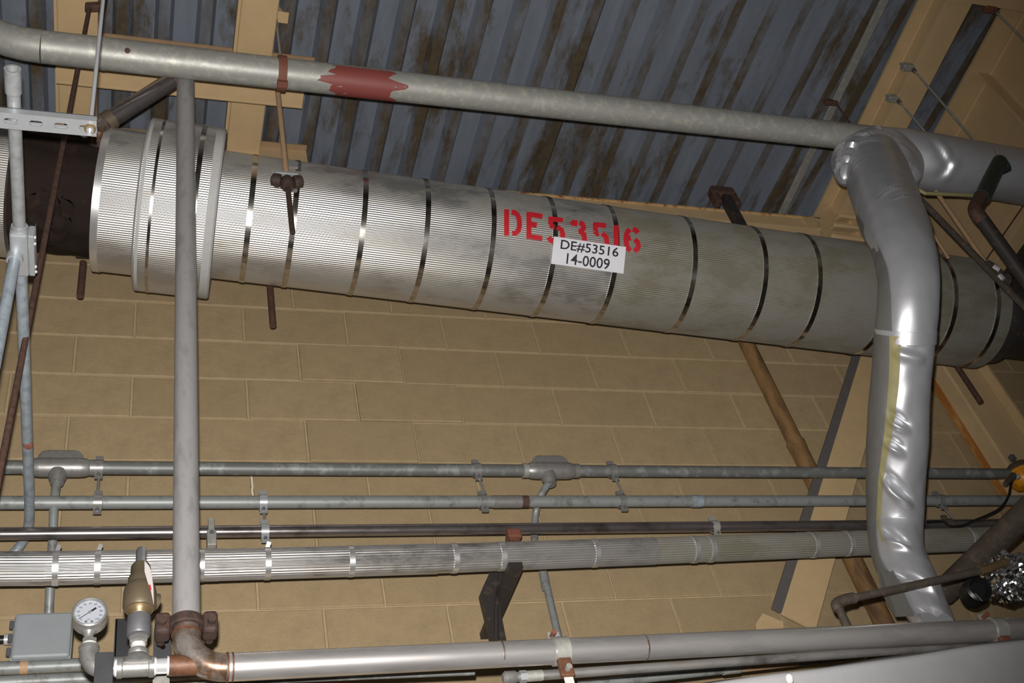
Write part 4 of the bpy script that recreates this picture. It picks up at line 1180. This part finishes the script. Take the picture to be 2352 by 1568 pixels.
obj('gasket', MB().box((xcn+0.006, yfit0+0.002, ZC+0.022), (xcn+0.034, yfit1+0.012, ZC+0.03)), 'black_rubber', t, smooth=False)
for (yy, zz) in ((yfit0+0.012, ZC-0.014), (yfit0+0.03, ZC-0.016), (yfit1-0.03, ZC-0.016), (yfit1-0.012, ZC-0.014)):
    obj('screw', MB().lathe((xcn+0.033, yy, zz), (1, 0, 0), [(0, 0.0045), (0.004, 0.0042), (0.006, 0)], 10), 'chrome', t)
yd = P(34, 592, z=ZC-0.03).y; xd = P(34, 592, z=ZC-0.03).x
obj('down_hub', MB().lathe((xd, yd, ZC-0.02), (0, 0, -1), [(0, 0.019), (0.014, 0.0195), (0.022, 0.018)], 20), 'galv_bright', t)
obj('down_leg', MB().tube([(xd, yd, ZC-0.03), (xd-0.015, yd+0.01, ZC-0.75)], rc*0.95, 18), 'conduit_blue', t)

# rusty flat hanger rod from the roof on the left
h0 = P(205, 20, y=-0.835)
t = thing('rusty_rod', 'long rusty rod slanting down from a roof clamp past the bare pipe', 'rod', P(-20, 1180, y=h0.y-0.2))
h1 = P(-20, 1185, y=h0.y-0.12)
obj('rod', MB().tube([h0, h1], 0.0082, 10), 'rust', t)
obj('clamp', MB().obox(h0+V(0.02, 0, 0.02), (1, -0.2, 0), (0,1,0), (0,0,1), 0.075, 0.03, 0.035), 'rust', t, smooth=False, bevel=0.006)
obj('clamp_bolt', MB().tube([h0+V(0.045, 0, 0.0), h0+V(0.05, 0, 0.10)], 0.014, 8), 'black_iron', t)

# ================================================================== SILVER VINYL-JACKETED BRANCH, RIGHT
def wrapped(name, path, radii, mat, parent, amp, seed, nseg=10, n=150, span=None, lift=0.0, folds=()):
    pts = smoothpath(path, nseg); N = len(pts)
    rr = []
    for i in range(len(radii)-1):
        for k in range(nseg): rr.append(radii[i]*(1-k/nseg)+radii[i+1]*k/nseg)
    rr.append(radii[-1])
    mb = MB(); L = 0.0; prevp = pts[0]
    sa = None
    rows = []
    for i, p_ in enumerate(pts):
        tg = (pts[min(N-1, i+1)]-pts[max(0, i-1)]).normalized()
        toc = (CAM-p_); e1 = (toc - tg*toc.dot(tg)).normalized(); e2 = e1.cross(tg)     # e1 turned to the room, e2 across
        if e2.dot(RIGHT) < 0: e2 = -e2
        L += (p_-prevp).length; prevp = p_
        row = []
        angs = [2*math.pi*k/n for k in range(n)] if span is None else [span(i/(N-1))[0] + (span(i/(N-1))[1]-span(i/(N-1))[0])*k/24 for k in range(25)]
        for a in angs:
            d = amp*0.55*noise.noise(Vector((L*4.0, math.cos(a)*0.9+seed, math.sin(a)*0.9)))
            d += amp*0.12*noise.noise(Vector((L*16.0, math.cos(a)*2.5+seed, math.sin(a)*2.5)))
            aw = (a+math.pi) % (2*math.pi) - math.pi
            for (fs, fa, fl_n, slope, wd_, am) in folds:
                du = aw - fa
                if du < -0.15 or du > fl_n+0.15: continue
                v_ = (L - fs - slope*rr[i]*du)/wd_
                if abs(v_) > 3.5: continue
                tp_ = max(0.0, min(1.0, (du+0.15)/0.45))*max(0.0, min(1.0, (fl_n+0.15-du)/0.5)); tp_ = tp_*tp_*(3-2*tp_)
                d += am*tp_*(math.exp(-v_*v_) - 0.9*math.exp(-(v_+1.35)**2))
            row.append(p_ + (e1*math.cos(a)+e2*math.sin(a))*(rr[i]+d+lift))
        rows.append(row)
    m_ = len(rows[0])
    for r_ in rows: mb.v += r_
    for i in range(N-1):
        for k in range(m_ if span is None else m_-1):
            k2 = (k+1) % m_
            mb.f.append([i*m_+k, i*m_+k2, (i+1)*m_+k2, (i+1)*m_+k]); mb.mi.append(0)
    if span is None:
        mb.f.append(list(range(m_))[::-1]); mb.mi.append(0); mb.f.append([(N-1)*m_+k for k in range(m_)]); mb.mi.append(0)
    return obj(name, mb, mat, parent, angle=60)

t = thing('wrapped_branch', 'crinkled silver vinyl-jacketed pipe coming down in front of the large pipe', 'pipe', P(2125, 1400, y=-0.6))
WB = t
top_c = [(2004, 372, -0.93, 138), (2020, 420, -1.02, 146), (2046, 490, -1.13, 146), (2074, 561, -1.20, 140), (2087, 631, -1.20, 134), (2086, 700, -1.16, 131), (2079, 775, -1.09, 131)]
bot_c = [(2079, 768, -1.10, 131), (2074, 850, -1.01, 130), (2068, 930, -0.92, 132), (2064, 1010, -0.83, 133), (2058, 1100, -0.73, 129), (2057, 1190, -0.63, 124), (2064, 1262, -0.60, 120), (2088, 1320, -0.60, 116), (2122, 1385, -0.62, 100), (2150, 1440, -0.65, 84)]
FU = [(0.10, -0.7, 1.3, 0.35, 0.02, 0.010), (0.36, -0.9, 0.8, 0.1, 0.012, 0.006), (0.88, -0.1, 0.8, -0.9, 0.012, 0.011), (0.93, 0.25, 0.6, -0.8, 0.010, 0.009)]
FD = [(0.05, -0.3, 1.1, 0.2, 0.018, 0.0093), (0.26, -0.35, 0.7, 0.5, 0.015, 0.0155), (0.34, -0.4, 0.6, 0.5, 0.015, 0.01395), (0.46, -0.4, 1, 0.75, 0.0165, 0.0217), (0.7, -0.45, 0.9, 0.8, 0.0165, 0.0186), (0.86, -0.5, 1.3, 1, 0.018, 0.0248), (1.02, -0.5, 1.2, 0.7, 0.018, 0.0217), (1.14, -0.55, 1.2, 0.6, 0.018, 0.0186), (1.27, -0.6, 1.5, 0.35, 0.0165, 0.0248), (1.36, -0.6, 1.6, 0.3, 0.018, 0.0248), (1.48, -0.5, 1.2, 0.2, 0.0165, 0.0155)]
def mk(lst): 
    pp = [P(a, b_, y=y_) for a, b_, y_, w_ in lst]
    return pp, [rad(w_, q_) for (a, b_, y_, w_), q_ in zip(lst, pp)]
pp, rr_ = mk(top_c)
wrapped('upper_jacket', pp, rr_, 'vinyl_silver', t, 0.010, 3.1, nseg=34, folds=FU)
pp2, rr2 = mk(bot_c)
wrapped('lower_jacket', pp2, rr2, 'vinyl_silver', t, 0.014, 8.4, nseg=40, folds=FD)
wrapped('upper_shade_flap', pp[2:], rr_[2:], 'vinyl_dark', t, 0.010, 3.1, nseg=34, span=lambda f: (-1.9, -1.15 + 0.75*f), lift=0.004)  # dark overlap; the shadow on the jacket's left side is put into its colour
mid = P(2080, 768, y=-1.10)
tgv = (pp2[1]-pp2[0]).normalized()
obj('seam_band', MB().ring(mid+tgv*0.005, tgv, rr2[0]*0.9, rr2[0]*1.05, 0.040, 72), 'vinyl_silver', t)
# olive adhesive strip along the open seam (front left)
def strip_span(f):
    c0 = -0.36 - 0.16*f + 0.12*math.sin(f*5.5)
    wd = 0.17*(1-f)+0.05
    return c0-wd, c0+wd
wrapped('adhesive_strip', pp2[:7], [r_*1.0 for r_ in rr2[:7]], 'olive_tape', t, 0.014, 8.4, nseg=40, span=strip_span, lift=0.0025, folds=FD)
# darker overlap flap to the left of the strip
wrapped('overlap_flap', pp2[:8], [r_*1.0 for r_ in rr2[:8]], 'vinyl_dark', t, 0.014, 8.4, nseg=40, folds=FD, span=lambda f: (-1.9, -0.50 - 0.16*f + 0.12*math.sin(f*5.5)), lift=0.004)
# loose tail at the bottom
fl0 = [P(2015, 1292, y=-0.58), P(2045, 1296, y=-0.62), P(2068, 1340, y=-0.64), P(2100, 1410, y=-0.66), P(2060, 1412, y=-0.60), P(2030, 1360, y=-0.56)]
obj('loose_tail', MB().prism(fl0, (0, 0.012, 0.0)), 'vinyl_dark', t, smooth=False, bevel=0.002)

# horizontal wrapped length to the right and the lumpy cover over the tee
hz = [(1990, 345, -0.90, 112), (2060, 356, -0.92, 128), (2130, 372, -0.93, 134), (2210, 386, -0.93, 132), (2290, 397, -0.93, 128), (2370, 408, -0.93, 128), (2420, 415, -0.93, 128)]
pp3, rr3 = mk(hz)
t = thing('wrapped_header', 'silver vinyl-jacketed pipe leaving to the right at the top', 'pipe', P(2200, 440, y=-0.93))
wrapped('jacket', pp3, rr3, 'vinyl_silver', t, 0.010, 5.7, nseg=18, folds=[(0.30, -0.55, 0.9, 0.25, 0.018, 0.008), (0.31, 0.0, 0.9, -0.5, 0.018, 0.008), (0.75, 0.2, 0.9, 0.3, 0.012, 0.006)])
obj('lagging_edge', MB().tube([P(2098, 430, y=-0.93), P(2125, 444, y=-0.93), P(2200, 447, y=-0.93), P(2240, 449, y=-0.93)], 0.008, 8), 'olive_tape', t)
obj('seam', MB().ring(P(2246, 391, y=-0.93), pp3[4]-pp3[3], rr3[3]*0.9, rr3[3]*0.985, 0.004, 48), 'vinyl_dark', t)
tc = [(1950, 416, -0.95, 8), (1946, 404, -0.95, 56), (1958, 368, -0.95, 100), (1990, 352, -0.95, 118), (2030, 352, -0.95, 122), (2066, 378, -0.96, 108), (2076, 408, -0.97, 80), (2080, 424, -0.97, 10)]
pp4, rr4 = mk(tc)
wrapped('elbow_cover', pp4, [r_*0.93 for r_ in rr4], 'vinyl_silver', WB, 0.020, 1.9, nseg=14, folds=[(0.05+0.05*k_, -1.6+0.3*(k_ % 3), 1.8, 0.35*(-1)**k_, 0.008, 0.008) for k_ in range(8)])

# ================================================================== RODS AND CLAMPS AT THE UPPER RIGHT
def rod_clamp(pc, pe, ypl, label, rmat='galvanised', cmat='galvanised', zclamp=None, r=0.0052):
    a = P(*pc, z=zclamp) ; e_ = P(*pe, y=a.y)
    t = thing('rod_clamp', label, 'rod clamp', V(a.x, a.y, e_.z), 'beam clamps with thin rods')
    obj('jaw', MB().obox(a+V(-0.012, 0, 0.012), (1,0,0), (0,1,0), (0,0,1), 0.06, 0.035, 0.03), cmat, t, smooth=False, bevel=0.006)
    obj('set_screw', MB().tube([a+V(-0.035, 0, -0.012), a+V(-0.035, 0, 0.04)], 0.007, 8), cmat, t)
    obj('nut', MB().tube([a+V(0.012, 0, -0.022), a+V(0.012, 0, -0.004)], 0.011, 6), 'dark_pipe', t)
    obj('rod', MB().tube([a+V(0.012, 0, 0), e_], r, 8), rmat, t)
rod_clamp((2092, 158), (2258, 345), None, 'upper beam clamp with the longer thin rod on the shallow rafter', zclamp=5.872)
rod_clamp((2058, 230), (2138, 318), None, 'lower beam clamp with the shorter thin rod on the shallow rafter', zclamp=5.892)
rod_clamp((2280, 24), (2400, 140), None, 'rusty beam clamp with thin rod on the corner cross beam', cmat='rust_red', zclamp=5.85)
# flat conduit on the deck with its rusty clip
s0 = P(2034, -6, z=zroof(-1.3)-0.045); s1 = P(1779, 524, z=zroof(-0.02)-0.045)
t = thing('roof_strip', 'pale galvanised strip fixed under the roof deck', 'strip', (s0+s1)/2)
obj('strip', MB().bar(s0, s1, 0.042, 0.012, up=(0, 0, 1)), 'galvanised', t, smooth=False, bevel=0.003)
q = P(1908, 235, z=zroof(-0.7)-0.06)
obj('clip', MB().obox(q, (1,0,0), (0,1,0), (0,0,1), 0.07, 0.025, 0.03), 'rust', t, smooth=False, bevel=0.005)
obj('clip_wire', MB().tube([q+V(0.03, 0, 0), P(1957, 290, z=zroof(-0.55)-0.09)], 0.005, 8), 'rust', t)
# black hanger bar behind the big pipe
q = P(1668, 458, y=-0.20)
t = thing('black_hanger', 'black hanger bar with a rusty clamp behind the large pipe', 'hanger', V(q.x, -0.2, 5.2))
obj('bar', MB().box((q.x-0.022, -0.222, 5.2), (q.x+0.022, -0.178, q.z+0.02)), 'black_iron', t, smooth=False)
obj('clamp', MB().obox((q.x-0.01, -0.2, q.z+0.045), (1,0,0), (0,1,0), (0,0,1), 0.13, 0.06, 0.06), 'rust', t, smooth=False, bevel=0.012)
for s in (-1, 1):
    obj('clamp_arm', MB().obox((q.x-0.008+s*0.052, -0.2, q.z-0.005), (1,0,0), (0,1,0), (0,0,1), 0.03, 0.05, 0.09), 'rust', t, smooth=False, bevel=0.008)
# rods crossing behind the wrapped header
tag(obj('brace_rod', MB().tube([P(2098, 442, y=-0.86), P(2400, 752, y=-0.94)], 0.0135, 10), 'dark_pipe'), 'dark slanting rod crossing in front of the large pipe at the right', 'rod')
t = thing('hanger_rod', 'tan hanger rod with a shiny coupling at the right', 'rod', P(2285, 640, y=-0.90))
obj('rod', MB().tube([P(2150, 440, y=-0.90), P(2272, 616, y=-0.90)], 0.0095, 10), 'rod_tan', t)
obj('coupling', MB().tube([P(2266, 608, y=-0.90), P(2312, 650, y=-0.92)], 0.022, 10), 'dark_pipe', t)
obj('nut', MB().tube([P(2282, 611, y=-0.94), P(2296, 620, y=-0.94)], 0.009, 6), 'chrome', t)
obj('nut', MB().tube([P(2296, 632, y=-0.95), P(2305, 641, y=-0.95)], 0.009, 6), 'chrome', t)
tag(obj('hanger_rod', MB().tube([P(2127, 512, y=-0.88), P(2178, 592, y=-0.88)], 0.006, 8), 'rod_tan'), 'thin pale rod right beside the silver wrapped branch', 'rod')
tag(obj('dark_bar', MB().tube([P(2372, 180, y=-0.75), P(2322, 345, y=-0.75)], 0.02, 10), 'rust'), 'rusty dark bar behind the wrapped header at the right edge', 'bar')
# black pipe with elbow
t = thing('black_drop_pipe', 'black pipe with a rusty elbow hooked over the wrapped header', 'pipe', P(2300, 560, y=-1.1))
ps0, ps1 = P(2296, 372, y=-1.10), P(2254, 452, y=-1.10)
obj('stub', MB().tube([ps0, ps1], 0.031, 18), 'green_black', t)
obj('side_boss', MB().lathe(P(2304, 384, y=-1.09), (0.8, -0.5, 0.1), [(-0.02, 0.026), (0.02, 0.026), (0.024, 0.014)], 14), 'green_black', t)
obj('elbow', MB().tube(smoothpath([ps1, P(2240, 475, y=-1.10), P(2242, 490, y=-1.10), P(2254, 505, y=-1.09)], 5), 0.026, 16), 'rust', t)
obj('pipe', MB().tube([P(2250, 497, y=-1.09), P(2380, 676, y=-1.0)], 0.0265, 18), 'black_iron', t)
obj('thread_ring', MB().tube([P(2246, 492, y=-1.092), P(2250, 498, y=-1.09)], 0.0275, 18), 'rust_orange', t)
tag(obj('dark_strut', MB().tube([P(2380, 540, y=-0.7), P(2310, 640, y=-0.8)], 0.022, 12), 'black_iron'), 'black strut at the right edge above the pipe end', 'strut')

# ================================================================== RIGHT-HAND CLUTTER BELOW
g0_, g1_ = P(2420, 1118, z=3.53), P(2165, 1362, z=3.53)
t = thing('grey_pipe', 'dull grey-brown pipe running back to the wall behind the foil bundle', 'pipe', g1_-V(0, 0, 0.05))
obj('pipe', MB().tube([g0_+(g0_-g1_)*0.8, g1_], 0.045, 20), 'dark_pipe', t)
obj('tap', MB().tube([P(2290, 1240, y=g1_.y-0.3), P(2306, 1268, y=g1_.y-0.3)], 0.008, 10), 'bronze_dull', t)
obj('tap_cap', MB().tube([P(2303, 1264, y=g1_.y-0.3), P(2310, 1276, y=g1_.y-0.3)], 0.012, 10), 'cast_alu', t)
t = thing('tube_run', 'dark small tube with an elbow and brass fitting crossing the wrapped branch', 'tube', P(1930, 1420, y=-0.72))
u0, u1 = P(1928, 1380, y=-0.74), P(2250, 1311, y=-0.76)
obj('tube', MB().tube([u0+(u1-u0)*0.03, u1], 0.0118, 14), 'dark_pipe', t)
obj('elbow', MB().tube(smoothpath([u0.lerp(u1, 0.10), u0.lerp(u1, 0.04), P(1922, 1387, y=-0.74), P(1928, 1400, y=-0.74)], 5), 0.0165, 14), 'dark_pipe', t)
obj('drop', MB().tube([P(1927, 1397, y=-0.74), P(1952, 1450, y=-0.74)], 0.0118, 14), 'dark_pipe', t)
obj('brass_nut', MB().tube([P(2250, 1311, y=-0.76), P(2270, 1306, y=-0.76)], 0.0165, 6), 'brass', t)
obj('brass_body', MB().tube([P(2268, 1307, y=-0.76), P(2305, 1292, y=-0.76)], 0.0125, 12), 'brass', t)
obj('brass_nut', MB().tube([P(2300, 1294, y=-0.76), P(2310, 1290, y=-0.76)], 0.0145, 6), 'brass', t)
# foil bundle
mb = blob(P(2318, 1330, y=-0.6), 0.075, 0.075, 0.070, 2.0, 64, 44)
tag(obj('foil_bundle', mb, 'foil', angle=25), 'crumpled shiny foil bundle at the lower right', 'foil wrap')
t = thing('rubber_boot', 'black rubber boot beside the foil bundle', 'rubber boot', P(2235, 1390, y=-0.62))
q = P(2234, 1352, y=-0.62)
obj('boot', MB().lathe(q+V(0.02, 0.05, 0.0), (-0.25, -0.9, -0.2), [(0, 0.02), (0.015, 0.04), (0.03, 0.036), (0.045, 0.044), (0.06, 0.038), (0.08, 0.040), (0.085, 0.03), (0.07, 0.024)], 28), 'black_rubber', t)
obj('tie_wire', MB().tube([P(2240, 1362, y=-0.72), P(2256, 1380, y=-0.72)], 0.0016, 6), 'zinc', t)
# yellow fitting at the end of the first conduit
q = P(2346, 1080, y=-0.2)
t = thing('yellow_fitting', 'orange-yellow cast fitting at the right end of the uppermost conduit', 'fitting', q-V(0, 0, 0.07))
obj('bowl', MB().lathe(V(q.x, -0.19, z1-0.015), (-0.1, -0.15, 1), [(-0.055, 0.030), (-0.045, 0.050), (-0.02, 0.062), (0.0, 0.064), (0.012, 0.060), (0.014, 0.064), (0.024, 0.064)], 28), 'safety_yellow', t)
obj('cap', MB().lathe(V(q.x, -0.19, z1-0.015), (-0.1, -0.15, 1), [(0.024, 0.064), (0.04, 0.058), (0.06, 0.036), (0.068, 0.012), (0.07, 0.0)], 28), 'bronze_dull', t)
obj('spout', MB().tube([V(q.x+0.015, -0.2, z1-0.05), V(q.x+0.05, -0.2, z1-0.12)], [0.04, 0.03], 18), 'safety_yellow', t)
obj('lug', MB().box((q.x-0.05, -0.24, z1+0.04), (q.x-0.03, -0.22, z1+0.062)), 'iron_grey', t, smooth=False)
obj('bright_nut', MB().tube([P(2333, 1090, y=-0.26), P(2340, 1098, y=-0.26)], 0.009, 8), 'chrome', t)
t = thing('black_cable', 'thin black cable looping from the yellow fitting to the steel tube', 'cable', P(2180, 1206, y=-0.24))
cabl = [P(2330, 1094, y=-0.26), P(2322, 1112, y=-0.26), P(2316, 1140, y=-0.25), P(2298, 1166, y=-0.25), P(2270, 1182, y=-0.245), P(2236, 1196, y=-0.24), P(2215, 1206, y=-0.24), P(2185, 1209, y=-0.24), P(2165, 1198, y=-0.235), P(2130, 1199, y=-0.235)]
obj('cord', MB().tube(smoothpath(cabl, 6), 0.005, 8), 'black_rubber', t)
obj('plug', MB().tube([P(2308, 1112, y=-0.26), P(2328, 1092, y=-0.26)], [0.010, 0.015], 10), 'dark_pipe', t)
print('blocks', nb)
